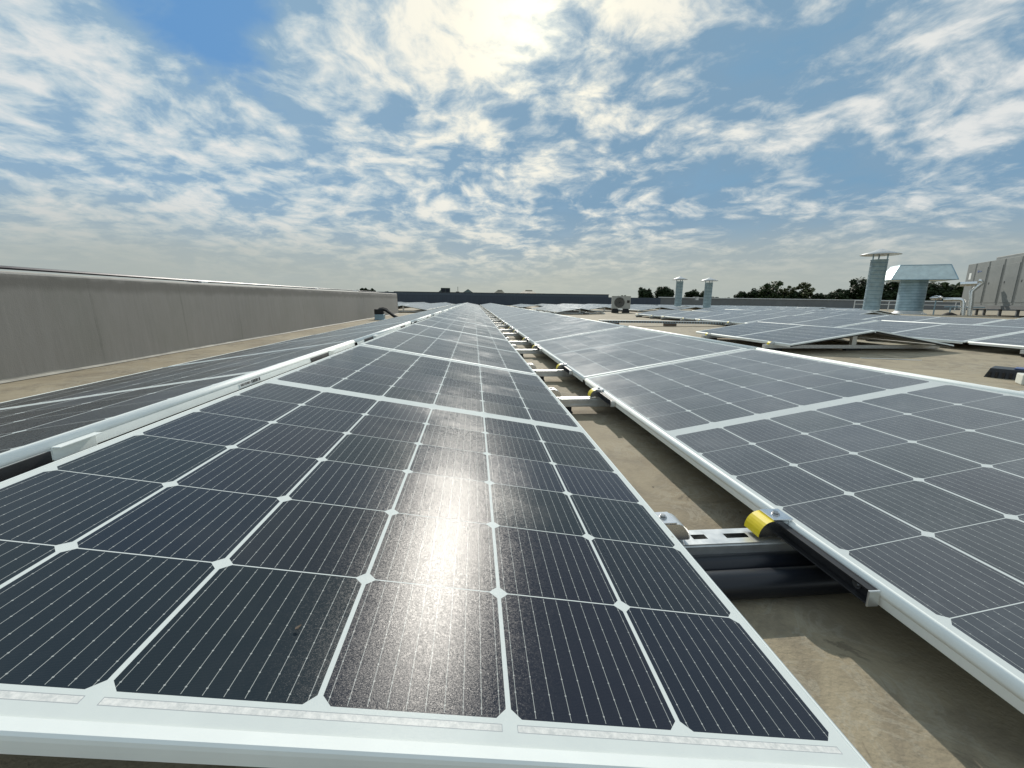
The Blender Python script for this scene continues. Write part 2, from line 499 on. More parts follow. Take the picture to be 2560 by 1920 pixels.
leaf_material('leaf_dark', (0.018, 0.030, 0.012), (0.040, 0.060, 0.022))
leaf_material('leaf_mid', (0.035, 0.052, 0.018), (0.070, 0.095, 0.032))
leaf_material('leaf_olive', (0.075, 0.085, 0.035), (0.13, 0.14, 0.06))


# ------------------------------------------------------------------ mesh helpers
class MB:
    def __init__(s):
        s.v, s.f, s.mi, s.sm = [], [], [], []

    def quad(s, pts, mi=0, smooth=False):
        b = len(s.v)
        s.v += [tuple(p) for p in pts]
        s.f.append(tuple(range(b, b+len(pts))))
        s.mi.append(mi)
        s.sm.append(smooth)

    def faces(s, vs, fs, mi=0, smooth=False):
        b = len(s.v)
        s.v += [tuple(p) for p in vs]
        for f in fs:
            s.f.append(tuple(i+b for i in f))
            s.mi.append(mi)
            s.sm.append(smooth)

    def box(s, lo, hi, bev=0.0, mi=0, mat=None):
        (x0, y0, z0), (x1, y1, z1) = lo, hi
        bm = bmesh.new()
        bmesh.ops.create_cube(bm, size=1)
        for v in bm.verts:
            v.co = Vector((x0 + (v.co.x+.5)*(x1-x0), y0 + (v.co.y+.5)*(y1-y0), z0 + (v.co.z+.5)*(z1-z0)))
        if bev:
            bmesh.ops.bevel(bm, geom=bm.edges[:], offset=bev, segments=2, affect='EDGES', profile=0.6)
        if mat is not None:
            bm.transform(mat)
        s.bm(bm, mi)

    def bm(s, bm, mi=0, smooth=False):
        bm.verts.index_update()
        s.faces([v.co.copy() for v in bm.verts], [[v.index for v in f.verts] for f in bm.faces], mi, smooth)
        bm.free()

    def tube(s, pts, r, seg=12, mi=0, cap=True):
        pts = [Vector(p) for p in pts]
        rs = r if isinstance(r, (list, tuple)) else [r]*len(pts)
        rings = []
        prev = None
        for i, p in enumerate(pts):
            t = (pts[min(i+1, len(pts)-1)] - pts[max(i-1, 0)]).normalized()
            if prev is None:
                a = Vector((0, 0, 1)) if abs(t.z) < 0.9 else Vector((1, 0, 0))
                n = t.cross(a).normalized()
            else:
                n = (prev - t*prev.dot(t)).normalized()
            prev = n
            bb = t.cross(n)
            rings.append([p + (n*math.cos(2*math.pi*k/seg) + bb*math.sin(2*math.pi*k/seg))*rs[i] for k in range(seg)])
        vs = [q for ring in rings for q in ring]
        fs = []
        for i in range(len(pts)-1):
            for k in range(seg):
                fs.append((i*seg+k, i*seg+(k+1) % seg, (i+1)*seg+(k+1) % seg, (i+1)*seg+k))
        s.faces(vs, fs, mi, True)
        if cap:
            s.quad(list(reversed(rings[0])), mi)
            s.quad(rings[-1], mi)

    def lathe(s, prof, seg=32, mi=0, c=(0, 0, 0), smooth=True):
        vs, fs = [], []
        for (r, z) in prof:
            for k in range(seg):
                a = 2*math.pi*k/seg
                vs.append((c[0]+r*math.cos(a), c[1]+r*math.sin(a), c[2]+z))
        for i in range(len(prof)-1):
            for k in range(seg):
                fs.append((i*seg+k, i*seg+(k+1) % seg, (i+1)*seg+(k+1) % seg, (i+1)*seg+k))
        s.faces(vs, fs, mi, smooth)

    def mesh(s, name, mats):
        me = bpy.data.meshes.new(name)
        me.from_pydata(s.v, [], s.f)
        for mn in (mats if isinstance(mats, (list, tuple)) else [mats]):
            me.materials.append(MATS[mn])
        me.polygons.foreach_set('material_index', s.mi)
        me.polygons.foreach_set('use_smooth', s.sm)
        me.update()
        return me

    def build(s, name, mats, parent=None, loc=(0, 0, 0), rot=None):
        o = bpy.data.objects.new(name, s.mesh(name, mats))
        sc.collection.objects.link(o)
        o.location = loc
        if rot:
            o.rotation_euler = rot
        if parent:
            o.parent = parent
        return o


def tag(o, label=None, cat=None, group=None, kind=None):
    if label:
        o['label'] = label
    if cat:
        o['category'] = cat
    if group:
        o['group'] = group
    if kind:
        o['kind'] = kind
    return o


def empty(name, loc=(0, 0, 0), rot=None, label=None, cat=None, group=None):
    o = bpy.data.objects.new(name, None)
    o.empty_display_size = 0.1
    sc.collection.objects.link(o)
    o.location = loc
    if rot:
        o.rotation_euler = rot
    return tag(o, label, cat, group)


def copy_tree(o, parent=None):
    c = o.copy()
    sc.collection.objects.link(c)
    if parent:
        c.parent = parent
    for ch in list(o.children):
        copy_tree(ch, c)
    return c


ORD = ['first', 'second', 'third', 'fourth', 'fifth', 'sixth', 'seventh', 'eighth', 'ninth', 'tenth', 'eleventh', 'twelfth']

# ------------------------------------------------------------------ ground, roof
ZR = -0.54
LEAF = (-0.174, 0.373, -0.318)


def roof_rise(x):
    return 0.018*min(max(x-4.0, 0), 5.0)


b = MB()
b.quad([(-1800, -1800, -9), (1800, -1800, -9), (1800, 1800, -9), (-1800, 1800, -9)])
tag(b.build('ground', 'land'), kind='structure')

b = MB()
xs = [-22, 4.0, 9.0, 80]
for i in range(3):
    x0, x1 = xs[i], xs[i+1]
    b.quad([(x0, -8, ZR+roof_rise(x0)), (x1, -8, ZR+roof_rise(x1)), (x1, 50, ZR+roof_rise(x1)), (x0, 50, ZR+roof_rise(x0))])
b.box((-22, -8, -9.0), (80, 50, -0.62), 0, 0)
tag(b.build('roof', 'roof_membrane'), kind='structure')

# left wall
W = empty('parapet_wall', (-2.95, 0, ZR), None, 'long grey felt covered wall along the left side of the roof', 'wall')
b = MB()
ys = [-3.0 + i*0.6 for i in range(34)]
ytop = lambda y: 0.140 + max(0, (y-5))*0.006 - ZR
END = 16.8
ys = [y for y in ys if y < END] + [END]
for i in range(len(ys)-1):
    y0, y1 = ys[i], ys[i+1]
    w0, w1 = 0.006*math.sin(y0*2.1), 0.006*math.sin(y1*2.1)
    b.quad([(w0+0.03, y0, 0.0), (w1+0.03, y1, 0.0), (w1, y1, ytop(y1)-0.012), (w0, y0, ytop(y0)-0.012)])
    b.quad([(w0, y0, ytop(y0)-0.012), (w1, y1, ytop(y1)-0.012), (-0.02, y1, ytop(y1)), (-0.02, y0, ytop(y0))])
    b.quad([(-0.02, y0, ytop(y0)), (-0.02, y1, ytop(y1)), (-0.55, y1, ytop(y1)+0.004), (-0.55, y0, ytop(y0)+0.004)])
b.quad([(0.03, END, 0), (-0.55, END, 0), (-0.55, END, ytop(END)+.004), (-0.02, END, ytop(END)), (0, END, ytop(END)-.012)])
b.build('wall', 'wall_felt', W)
b = MB()
for i in range(len(ys)-1):
    y0, y1 = ys[i], ys[i+1]
    j = 0.0
    b.quad([(-0.005+j*.3, y0, ytop(y0)-0.016), (-0.005+j*.3, y1, ytop(y1)-0.016), (-0.03, y1, ytop(y1)+0.006), (-0.03, y0, ytop(y0)+0.006)])
    b.quad([(-0.03, y0, ytop(y0)+0.006), (-0.03, y1, ytop(y1)+0.006), (-0.09, y1, ytop(y1)+0.008), (-0.09, y0, ytop(y0)+0.008)])
b.build('coping', 'coping_strip', W)
b = MB()
for i in range(len(ys)-1):
    y0, y1 = ys[i], ys[i+1]
    j0, j1 = 0.008*math.sin(i*1.3), 0.008*math.sin((i+1)*1.3)
    b.quad([(0.032, y0, 0.012), (0.032, y1, 0.012), (0.031, y1, 0.022), (0.031, y0, 0.022)])
    b.quad([(0.062+j0, y0, 0.004), (0.062+j1, y1, 0.004), (0.032, y1, 0.014), (0.032, y0, 0.014)])
b.build('base_strip', 'coping_strip', W)
b = MB()
b.tube([(-0.12, -3, ytop(0)+0.030), (-0.12, 5, ytop(5)+0.030), (-0.12, 9.5, ytop(9.5)+0.028)], 0.009, 8)
b.tube([(-0.20, -3, ytop(0)+0.040), (-0.20, 5, ytop(5)+0.040), (-0.20, 14.5, ytop(14.5)+0.030)], 0.009, 8)
o = b.build('cable', 'purple_black', None, (-2.95, 0, ZR))
tag(o, 'pair of dark cables lying along the top of the left wall', 'cable')
for y, lab in ((5.1, 'nearest'), (8.6, 'middle'), (11.5, 'farthest')):
    b = MB()
    b.box((-0.24, y, ytop(y)+0.004), (-0.08, y+0.12, ytop(y)+0.030), 0.004)
    o = b.build('cable_clip', 'alu_mill', None, (-2.95, 0, ZR))
    tag(o, lab + ' pale clip holding the dark cables on top of the long wall', 'clip', 'clips on the wall cables')


# ------------------------------------------------------------------ solar panel
def frame_mesh():
    b = MB()
    H = 0.032
    # (inset of the short ends, inset of the long sides, height): the long sides are rounder
    prof = [(0.016, 0.006, -H), (0.014, 0.0, -H), (0.0132, 0.0, -0.0162), (0.0, 0.0, -0.0160), (0.0, 0.0010, -0.0100), (0.0002, 0.0034, -0.0052), (0.0010, 0.0066, -0.0020), (0.0030, 0.0100, -0.0004), (0.0122, 0.0122, 0.0), (0.0124, 0.0128, -0.0016)]
    rings = []
    for (ds, d, z) in prof:
        rings.append([(d, ds, z), (PW-d, ds, z), (PW-d, PL-ds, z), (d, PL-ds, z)])
    for i in range(len(rings)-1):
        for k in range(4):
            a, c = rings[i], rings[i+1]
            b.quad([a[k], a[(k+1) % 4], c[(k+1) % 4], c[k]], 1 if (i < 3 and k in (0, 2)) else 0, 3 <= i <= 6 and k in (1, 3))  # recess of the short ends coloured near-black to read as deep shade
    # underside flange
    for k in range(4):
        a = rings[0]
        d = 0.028
        c = [(d, d, -H), (PW-d, d, -H), (PW-d, PL-d, -H), (d, PL-d, -H)]
        b.quad([a[(k+1) % 4], a[k], c[k], c[(k+1) % 4]])
    me = b.mesh('frame', ['alu_frame', 'dark_bracket_and_recess'])
    bm = bmesh.new()
    bm.from_mesh(me)
    bmesh.ops.remove_doubles(bm, verts=bm.verts, dist=1e-6)
    bmesh.ops.recalc_face_normals(bm, faces=bm.faces[:])
    bm.to_mesh(me)
    bm.free()
    return me


b = MB()
b.quad([(0.011, 0.011, -0.0012), (PW-0.011, 0.011, -0.0012), (PW-0.011, PL-0.011, -0.0012), (0.011, PL-0.011, -0.0012)])
GLASS = b.mesh('cell_sheet', 'panel_glass')
FRAME = frame_mesh()
b = MB()
b.quad([(0.011, PL-0.011, -0.006), (PW-0.011, PL-0.011, -0.006), (PW-0.011, 0.011, -0.006), (0.011, 0.011, -0.006)])
BACK = b.mesh('backsheet', 'backsheet')
b = MB()
b.box((0.43, PL/2-0.04, -0.022), (0.57, PL/2+0.04, -0.0065), 0.003)
JBOX = b.mesh('junction_box', 'plastic_black')


def make_panel():
    root = empty('solar_panel')
    for nm, me in (('cell_sheet', GLASS), ('frame', FRAME), ('backsheet', BACK), ('junction_box', JBOX)):
        o = bpy.data.objects.new(nm, me)
        sc.collection.objects.link(o)
        o.parent = root
    return root


PROTO = make_panel()
USED = [False]
PITCHY = 2.085
YS = 0.2615


def put_panel(x_low, z_low, y, tilt, side, label, group, dust_sheen=0.05):
    """side +1: rises to the right from its low left edge; -1: rises to the left from its low right edge"""
    if not USED[0]:
        r = PROTO
        USED[0] = True
    else:
        r = copy_tree(PROTO)
    jit = (random.random()-0.5)*R(0.35)
    jy = (random.random()-0.5)*R(0.25)
    jx = (random.random()-0.5)*0.006
    t = tilt + jit
    if y < 0.5:
        t, jy, jx = tilt, 0, 0
    if side > 0:
        r.matrix_world = Matrix.Translation((x_low+jx, y, z_low)) @ Matrix.Rotation(-t, 4, 'Y') @ Matrix.Rotation(jy, 4, 'X')
    else:
        # local x runs from the high edge to the low edge
        r.matrix_world = Matrix.Translation((x_low+jx-PW*math.cos(t), y, z_low+PW*math.sin(t))) @ Matrix.Rotation(t, 4, 'Y') @ Matrix.Rotation(jy, 4, 'X')
    for ch in r.children:
        if ch.name.startswith('cell_sheet'):
            ch['dust_sheen'] = float(dust_sheen*(0.85+0.3*random.random()))  # strength of the pale veil, set per row to brighten the glass
    tag(r, label, 'solar panel', group)
    return r


def row(name, x_low, z_low, y0, n, tilt, side, near=8, only=None, dust_sheen=0.05):
    out = []
    for i in range(n):
        if only is not None and i not in only:
            continue
        if i < near:
            lab = '%s panel from the near end of %s' % (ORD[i], name)
        else:
            lab = 'distant panel past the %s of %s' % (ORD[near-1], name)
        out.append(put_panel(x_low, z_low, y0+i*PITCHY, tilt, side, lab, 'solar panels of ' + name, dust_sheen))
    return out


T10 = 0.1738
XL_MAIN = -0.6057 + PW*math.cos(T10) - XM*math.cos(T10)
ZL_MAIN = -0.2422 - PW*math.sin(T10) + XM*math.sin(T10)
NMAIN = 21
main = row('the centre row', XL_MAIN, ZL_MAIN, YS, NMAIN, T10, -1, dust_sheen=0.023)
main[0]['label'] = 'nearest solar panel, filling the foreground with sun glare on it'
XL_R = 0.6431 - XM*math.cos(T10)
ZL_R = -0.4245 - XM*math.sin(T10)
YSR = 0.2902 - YM
rightr = row('the row right of the open gutter', XL_R, ZL_R, YSR, NMAIN, T10, 1, dust_sheen=0.115)  # strong veil: this row's extra brightness is put into the colour
rightr[0]['label'] = 'nearest solar panel right of the open gutter, cut by the right picture edge'
XH_R = XL_R + PW*math.cos(T10)
ZH_R = ZL_R + PW*math.sin(T10)
row('the row falling away behind the right ridge', XH_R+0.022+PW*math.cos(T10), ZL_R+0.006, YSR, NMAIN, T10, -1)
T87 = R(8.7)
XH_L = -0.648
leftr = row('the row between ridge and left wall', XH_L-PW*math.cos(T87), -0.2165-PW*math.sin(T87), YS+0.03, NMAIN, T87, 1, dust_sheen=0.002)
leftr[0]['label'] = 'nearest solar panel left of the ridge, dark and matt, facing the wall'

# barcode sticker and small marks on the frame side of the left panel
S = empty('sticker_holder', (0, 0, 0))
bpy.data.objects.remove(S)
lp = leftr[0]
b = MB()
b.quad([(PW+0.0012, 0.90, -0.029), (PW+0.0012, 1.02, -0.029), (PW+0.0012, 1.02, -0.016), (PW+0.0012, 0.90, -0.016)], 0)
yy = 0.905
random.seed(3)
while yy < 0.955:
    wdt = random.choice((0.001, 0.002, 0.0015))
    b.quad([(PW+0.0018, yy, -0.026), (PW+0.0018, yy+wdt, -0.026), (PW+0.0018, yy+wdt, -0.019), (PW+0.0018, yy, -0.019)], 1)
    yy += wdt + random.choice((0.001, 0.002))
for (ya, yb) in ((0.962, 0.966), (0.969, 0.975), (0.977, 0.983), (0.985, 0.993), (0.995, 0.999), (1.004, 1.012)):
    b.quad([(PW+0.0018, ya, -0.027), (PW+0.0018, yb, -0.027), (PW+0.0018, yb, -0.018), (PW+0.0018, ya, -0.018)], 1)
o = b.build('barcode_sticker', ['white_sticker', 'black_ink'], lp)
random.seed(11)

# tents left of the wall end
row('the tent beyond the wall end, right slope', -1.98, -0.41, 18.1, 13, T10, -1, 3)
row('the tent beyond the wall end, left slope', -1.98-2*PW*math.cos(T10)-0.02, -0.41, 18.1, 13, T10, 1, 1, only=(0, 1))
row('the second tent beyond the wall end, right slope', -4.27, -0.41, 22.3, 11, T10, -1, 3)
row('the third tent beyond the wall end, right slope', -6.56, -0.41, 26.5, 9, T10, -1, 3)

# tents to the right of the walkway
T9 = R(9.3)
TX0, TP = 3.50, 2.285


def tent(k, y0, n, name, near=3, right=None, left=None):
    x0 = TX0 + TP*k
    zl = -0.435 + roof_rise(x0)
    row('left slope, ' + name[4:], x0, zl, y0, n, T9, 1, near, only=left)
    row('right slope, ' + name[4:], x0+2*PW*math.cos(T9)+0.02, zl, y0, n, T9, -1, near, only=right)


tent(0, 4.36, 1, 'the short tent beside the walkway')
tent(1, 2.40, 6, 'the long tent behind the short tent', near=5, right=(0, 1, 5))
tent(2, 2.30, 6, 'the third tent from the walkway', near=5, right=(0, 5))
tent(3, 3.60, 2, 'the fourth tent from the walkway', right=(1,))
tent(3, 11.2, 4, 'the fourth tent, beyond its gap', right=(0,))
tent(4, 13.5, 3, 'the fifth tent from the walkway', right=(0,))
tent(5, 15.5, 3, 'the sixth tent from the walkway', right=(0,))
tent(0, 17.7, 4, 'the tent left of the outdoor unit', right=(0, 1))
tent(0, 30.6, 5, 'the far tent left of the outdoor unit', right=(0,))
tent(1, 21.6, 10, 'the long tent behind the outdoor unit', right=(0,))
tent(2, 20.0, 11, 'the second long tent behind the outdoor unit', right=(0,))
tent(3, 21.0, 10, 'the third long tent behind the outdoor unit', right=(0,))
tent(4, 31.0, 5, 'the first far tent behind the chimneys', right=(0,))
tent(5, 31.0, 5, 'the second far tent behind the chimneys', right=(0,))
tent(6, 22.0, 9, 'the tent right of the twin chimneys', right=(0,))
tent(7, 23.5, 8, 'the second tent right of the twin chimneys', right=(0,))
tent(8, 23.0, 8, 'the third tent right of the twin chimneys', right=(0,))
tent(9, 31.0, 5, 'the fourth tent right of the twin chimneys', right=())
tent(10, 31.0, 5, 'the fifth tent right of the twin chimneys', right=())


# ------------------------------------------------------------------ mounting rails
def slotted_rail(x0, x1, zt, y0, w=0.052, h=0.040, slots=()):
    """hollow aluminium rail along x, its top face pierced by slots"""
    b = MB()
    y1 = y0 + w
    t = 0.003
    zb = zt - h
    # top face in strips round the slots
    sy0, sy1 = y0 + w*0.34, y0 + w*0.66
    xs = [x0] + [q for s_ in slots for q in s_] + [x1]
    b.quad([(x0, y0, zt), (x1, y0, zt), (x1, sy0, zt), (x0, sy0, zt)])
    b.quad([(x0, sy1, zt), (x1, sy1, zt), (x1, y1, zt), (x0, y1, zt)])
    for i in range(0, len(xs), 2):
        b.quad([(xs[i], sy0, zt), (xs[i+1], sy0, zt), (xs[i+1], sy1, zt), (xs[i], sy1, zt)])
    b.quad([(x0, y0, zb), (x1, y0, zb), (x1, y0, zt), (x0, y0, zt)])
    b.quad([(x1, y1, zb), (x0, y1, zb), (x0, y1, zt), (x1, y1, zt)])
    b.quad([(x0, y1, zb), (x1, y1, zb), (x1, y0, zb), (x0, y0, zb)])
    for xe in (x0, x1):
        b.quad([(xe, y0, zb), (xe, y1, zb), (xe, y1, zt), (xe, y0, zt)])
    # side groove
    b.box((x0+.001, y0-0.0025, zb+0.004), (x1-.001, y0+.0, zb+0.010))
    b.box((x0+.001, y0-0.0025, zt-0.012), (x1-.001, y0+.0, zt-0.0045))
    return b


def clamp_parts(parent, x, y, z, s):
    """low edge clamp: s=+1 the panel lies to the right of it"""
    b = MB()
    # folded steel bracket: top plate, outer web
    b.box((x-0.012, y+0.004, z-0.0005), (x+0.030, y+0.048, z+0.003), 0.001)
    b.box((x+0.022, y+0.006, z-0.036), (x+0.030, y+0.046, z-0.001), 0.001)
    b.box((x-0.012, y+0.006, z-0.012), (x-0.006, y+0.046, z-0.001), 0.001)
    if s < 0:
        for i, p in enumerate(b.v):
            b.v[i] = (2*x - p[0], p[1], p[2])
    c = b.build('clamp', 'steel_bright', parent)
    # curved side cheeks carrying the yellow label
    b = MB()
    n = 8
    arc = []
    for i in range(n+1):
        a = math.pi/2 * i/n
        arc.append((x-0.010 - 0.030*math.sin(a)*1.0 + 0.0, z-0.034 + 0.034*math.cos(a)))
    for i in range(n):
        (xa, za), (xb, zb_) = arc[i], arc[i+1]
        b.quad([(xa, y+0.003, za), (xa, y+0.049, za), (xb, y+0.049, zb_), (xb, y+0.003, zb_)], 0, True)
    if s < 0:
        for i, p in enumerate(b.v):
            b.v[i] = (2*x - p[0], p[1], p[2])
    if s > 0:
        b.build('yellow_label', 'yellow_label', c)
    else:
        b.build('curved_cover', 'alu_mill', c)
    for yy in (y+0.0045, y+0.0475):
        b = MB()
        pts = [(q[0]+0.001, yy, q[1]-0.001) for q in arc] + [(x+0.020, yy, z-0.034), (x+0.020, yy, z-0.002)]
        b.quad(pts)
        if s < 0:
            for i, p in enumerate(b.v):
                b.v[i] = (2*x - p[0], p[1], p[2])
        b.build('cheek_plate', 'steel_bright', c)
    b = MB()
    bx = x + s*0.008
    b.lathe([(0.0, 0.009), (0.0045, 0.009), (0.0055, 0.007), (0.0055, 0.0032)], 6, c=(bx, y+0.026, z), smooth=False)
    b.lathe([(0.0055, 0.0042), (0.0080, 0.0042), (0.0080, 0.003)], 16, c=(bx, y+0.026, z))
    b.build('bolt', 'bolt_steel', c)


def edge_bar(parent, x, y0, y1, z, s):
    """dark angle running along the foot of the frame, with a washer and bolt at its near end"""
    b = MB()
    b.box((x, y0, z-0.026), (x+0.003, y1, z-0.001), 0.0008)
    b.box((x-0.014, y0, z-0.026), (x, y1, z-0.0235), 0.0008)
    b.box((x-0.012, y0, z-0.005), (x, y1, z-0.0015), 0.0008)
    o = b.build('edge_bar', 'dark_bracket_and_recess', parent)
    b = MB()
    b.box((x-0.015, y0-0.004, z-0.028), (x+0.004, y0-0.001, z-0.001), 0.0008)
    b.build('end_plate', 'alu_mill', o)
    b = MB()
    M = Matrix.Translation((x-0.0005, y0+0.03, z-0.013)) @ Matrix.Rotation(-math.pi/2, 4, 'Y')
    bm = bmesh.new()
    bmesh.ops.create_cone(bm, cap_ends=True, segments=18, radius1=0.008, radius2=0.008, depth=0.003, matrix=M)
    bmesh.ops.create_cone(bm, cap_ends=True, segments=6, radius1=0.0048, radius2=0.0048, depth=0.009, matrix=M)
    b.bm(bm)
    b.build('bolt', 'bolt_steel', o)


ZT = -0.466
rail_proto = {}
XRL = -1.78
XRR = 2.74


def make_rail(full):
    rt = empty('mounting_rail')
    sl = [(0.438, 0.468), (0.508, 0.556), (0.05, 0.10), (0.70, 0.74)]
    sl.sort()
    b = slotted_rail(XRL, XRR, ZT, 0, slots=sl if full else ())
    b.build('rail_beam', 'alu_mill', rt)
    b = MB()
    for (xa, xb) in ((0.30, 0.475), (-1.70, -1.52), (2.48, 2.66)):
        f = MB()
        f.box((xa, 0.004, ZR+0.001), (xb, 0.050, ZT-0.041), 0.004)
        f.box((xa-0.004, -0.006, ZR+0.0005), (xb+0.004, 0.060, ZR+0.010), 0.003)
        f.build('rubber_foot', 'rubber', rt)
    # ridge posts
    for (xp, zp) in ((-0.628, -0.262), (1.617, -0.287)):
        f = MB()
        f.box((xp-0.018, 0.008, ZT+0.001), (xp+0.018, 0.044, zp-0.02), 0.002)
        f.box((xp-0.045, -0.02, zp-0.019), (xp+0.045, 0.072, zp-0.015), 0.001)
        f.build('ridge_post', 'alu_mill', rt)
    clamp_parts(rt, 0.604, 0.0, -0.424, 1)
    clamp_parts(rt, XL_MAIN+0.014, 0.0, ZL_MAIN-0.010, -1)
    edge_bar(rt, 0.6185, -0.190, 0.06, -0.4305, 1)
    return rt


RP = make_rail(True)
rail_ys = []
for i in range(NMAIN):
    y = YS + i*PITCHY
    rail_ys += [y+0.452, y+1.70]
for i, y in enumerate(rail_ys):
    r = RP if i == 0 else copy_tree(RP)
    r.location = (0, y, 0)
    if i < 8:
        lab = '%s slotted aluminium rail from the camera, bridging the open gutter' % ORD[i]
    else:
        lab = 'distant aluminium rail bridging the gutter beyond the eighth one'
    tag(r, lab, 'mounting rail', 'aluminium rails crossing the gutter')

# ridge bridge plates between the left and centre rows
RC = empty('ridge_clip')
b = MB()
b.box((-0.0125, 0, -0.034), (-0.0100, 0.075, -0.0115), 0.0008)
b.box((-0.0100, 0, -0.0135), (0.001, 0.075, -0.0115), 0.0008)
b.build('plate', 'alu_frame', RC)
b = MB()
b.box((-0.0125, -0.21, -0.040), (-0.0098, -0.003, -0.0165), 0.0006)
b.build('clip_bar', 'dark_bracket_and_recess', RC)
for i, y in enumerate(rail_ys[:14]):
    o = RC if i == 0 else copy_tree(RC)
    o.location = (-0.633, y-0.045, -0.2165)
    if i < 8:
        lab = '%s steel plate with a black bar from the camera, in the ridge slit' % ORD[i]
    else:
        lab = 'far steel plate with a black bar beyond the eighth, in the ridge slit'
    tag(o, lab, 'bracket', 'steel plates in the ridge slit')


# rails and posts under the tents on the right
def tent_rail(k, y, label, zoff=0.0):
    x0 = TX0 + TP*k
    zr = roof_rise(x0)
    rt = empty('mounting_rail', (x0, y, zr), None, label, 'mounting rail', 'aluminium rails under the right hand tents')
    ln = 2*PW*math.cos(T9)
    b = slotted_rail(-0.12, ln+0.14, ZT, 0)
    b.build('rail_beam', 'alu_mill', rt)
    b = MB()
    xm = ln/2+0.01
    b.box((xm-0.03, 0.006, ZT+0.001), (xm+0.03, 0.046, -0.30), 0.002)
    b.box((xm-0.06, -0.01, -0.299), (xm+0.06, 0.062, -0.293), 0.001)
    b.build('ridge_post', 'alu_mill', rt)
    for xa in (-0.10, xm-0.1, ln-0.08):
        f = MB()
        f.box((xa, 0.0, ZR+0.001), (xa+0.2, 0.052, ZT-0.041), 0.004)
        f.build('rubber_foot', 'rubber', rt)
    clamp_parts(rt, -0.030, 0.0, -0.430, 1)
    clamp_parts(rt, ln+0.05, 0.0, -0.430, -1)
    return rt


tent_rail(0, 4.36+0.25, 'aluminium rail under the near end of the short tent beside the walkway')
tent_rail(0, 4.36+1.60, 'aluminium rail under the far end of the short tent beside the walkway')
tent_rail(1, 3.82, 'aluminium rail with yellow clamp at the low edge behind the short tent')
tent_rail(1, 2.75, 'aluminium rail at the right picture edge under the second tent')
tent_rail(1, 5.60, 'aluminium rail under the far part of the second tent')
for j, y in enumerate((9.1, 10.35, 11.2, 12.45, 13.3, 14.5)):
    tent_rail(1, y, '%s aluminium rail past the cable tray under the long tent' % ORD[j])
for j, y in enumerate((17.9, 19.2, 20.1, 21.4, 22.2, 23.5)):
    tent_rail(0, y, '%s aluminium rail under the tent left of the outdoor unit' % ORD[j])
tent_rail(1, 21.8, 'aluminium rail at the near end of the long tent behind the outdoor unit')
tent_rail(2, 20.2, 'aluminium rail at the near end of the second long tent behind the outdoor unit')

# rail and post at the gable beyond the wall end
rt = empty('mounting_rail', (-4.0, 18.35, 0), None, 'aluminium rail under the tent gable beyond the left wall end', 'mounting rail')
slotted_rail(-0.05, 2.1, ZT, 0).build('rail_beam', 'alu_mill', rt)
b = MB()
b.box((0.98, 0.006, ZT+0.001), (1.04, 0.046, -0.27), 0.002)
b.build('ridge_post', 'alu_mill', rt)

# ------------------------------------------------------------------ black pipes in the gutter
for (yy, lab) in ((0.706, 'black pipe on the roof nearer to the first rail, in the gutter'), (0.655, 'front black pipe on the roof in the gutter, nearest the camera')):
    b = MB()
    pts = [(-1.5 + i*0.3, yy + 0.004*math.sin(i*0.9), ZR+0.027) for i in range(15)]
    b.tube(pts, 0.0255, 28)
    tag(b.build('pipe', 'black_pipe'), lab, 'pipe', 'black pipes crossing the gutter')


# ------------------------------------------------------------------ chimneys
def chimney(x, y, zb, zt, r, rim_z, rim_r, apex, label):
    c = empty('exhaust_chimney', (x, y, zb), None, label, 'chimney', 'round metal chimneys with cone caps')
    b = MB()
    H = zt - zb
    prof = [(r*1.0, 0)]
    n = int(H/0.19)
    for i in range(n):
        z = 0.05 + i*H/n
        b.lathe([(r*0.99, z-0.002), (r*1.012, z+0.002), (r*1.012, z+0.014), (r*0.99, z+0.018)], 40, 1)
    prof += [(r, H-0.02), (r*1.04, H-0.015), (r*1.04, H), (r*0.95, H), (r*0.95, H-0.3)]
    # helical drift of the seams
    b.lathe(prof, 40)
    for i, p in enumerate(b.v):
        a = math.atan2(p[1], p[0])
        zz = p[2]
        if 0.02 < zz < H-0.06:
            zz += 0.035*math.sin(a)
        b.v[i] = (p[0], p[1], zz)
    b.build('duct', ['galvanised', 'galvanised_seam'], c)
    b = MB()
    b.lathe([(rim_r*0.98, rim_z-zb-0.02), (rim_r, rim_z-zb-0.012), (rim_r, rim_z-zb), (rim_r*0.55, rim_z-zb+(apex-rim_z)*0.42), (rim_r*0.08, apex-zb-0.01), (0.0, apex-zb)], 40)
    b.lathe([(0.0, rim_z-zb+0.02), (rim_r*0.98, rim_z-zb-0.02)], 40)
    b.build('rain_cap', 'white_coping', c)
    for k in range(3):
        a = 0.9 + 2*math.pi*k/3
        b = MB()
        b.tube([(r*0.92*math.cos(a), r*0.92*math.sin(a), H-0.1), (r*0.95*math.cos(a), r*0.95*math.sin(a), rim_z-zb+0.03)], 0.022*max(1, r/0.25), 8)
        b.build('cap_strut', 'galvanised', c)
    b = MB()
    b.lathe([(r*1.5, 0.0), (r*1.45, 0.03), (r*1.06, 0.07), (r*1.02, 0.16)], 32)
    b.build('flashing', 'white_coping', c)
    return c


chimney(13.9, 28.15, -0.46, 1.44, 0.225, 1.56, 0.50, 1.77, 'left chimney of the twin chimneys on the far roof')
chimney(15.4, 27.13, -0.46, 1.34, 0.24, 1.46, 0.55, 1.67, 'right chimney of the twin chimneys on the far roof')
chimney(19.78, 19.67, -0.46, 2.20, 0.335, 2.44, 0.80, 2.72, 'tall thick chimney with a wide cone cap left of the rectangular hood')

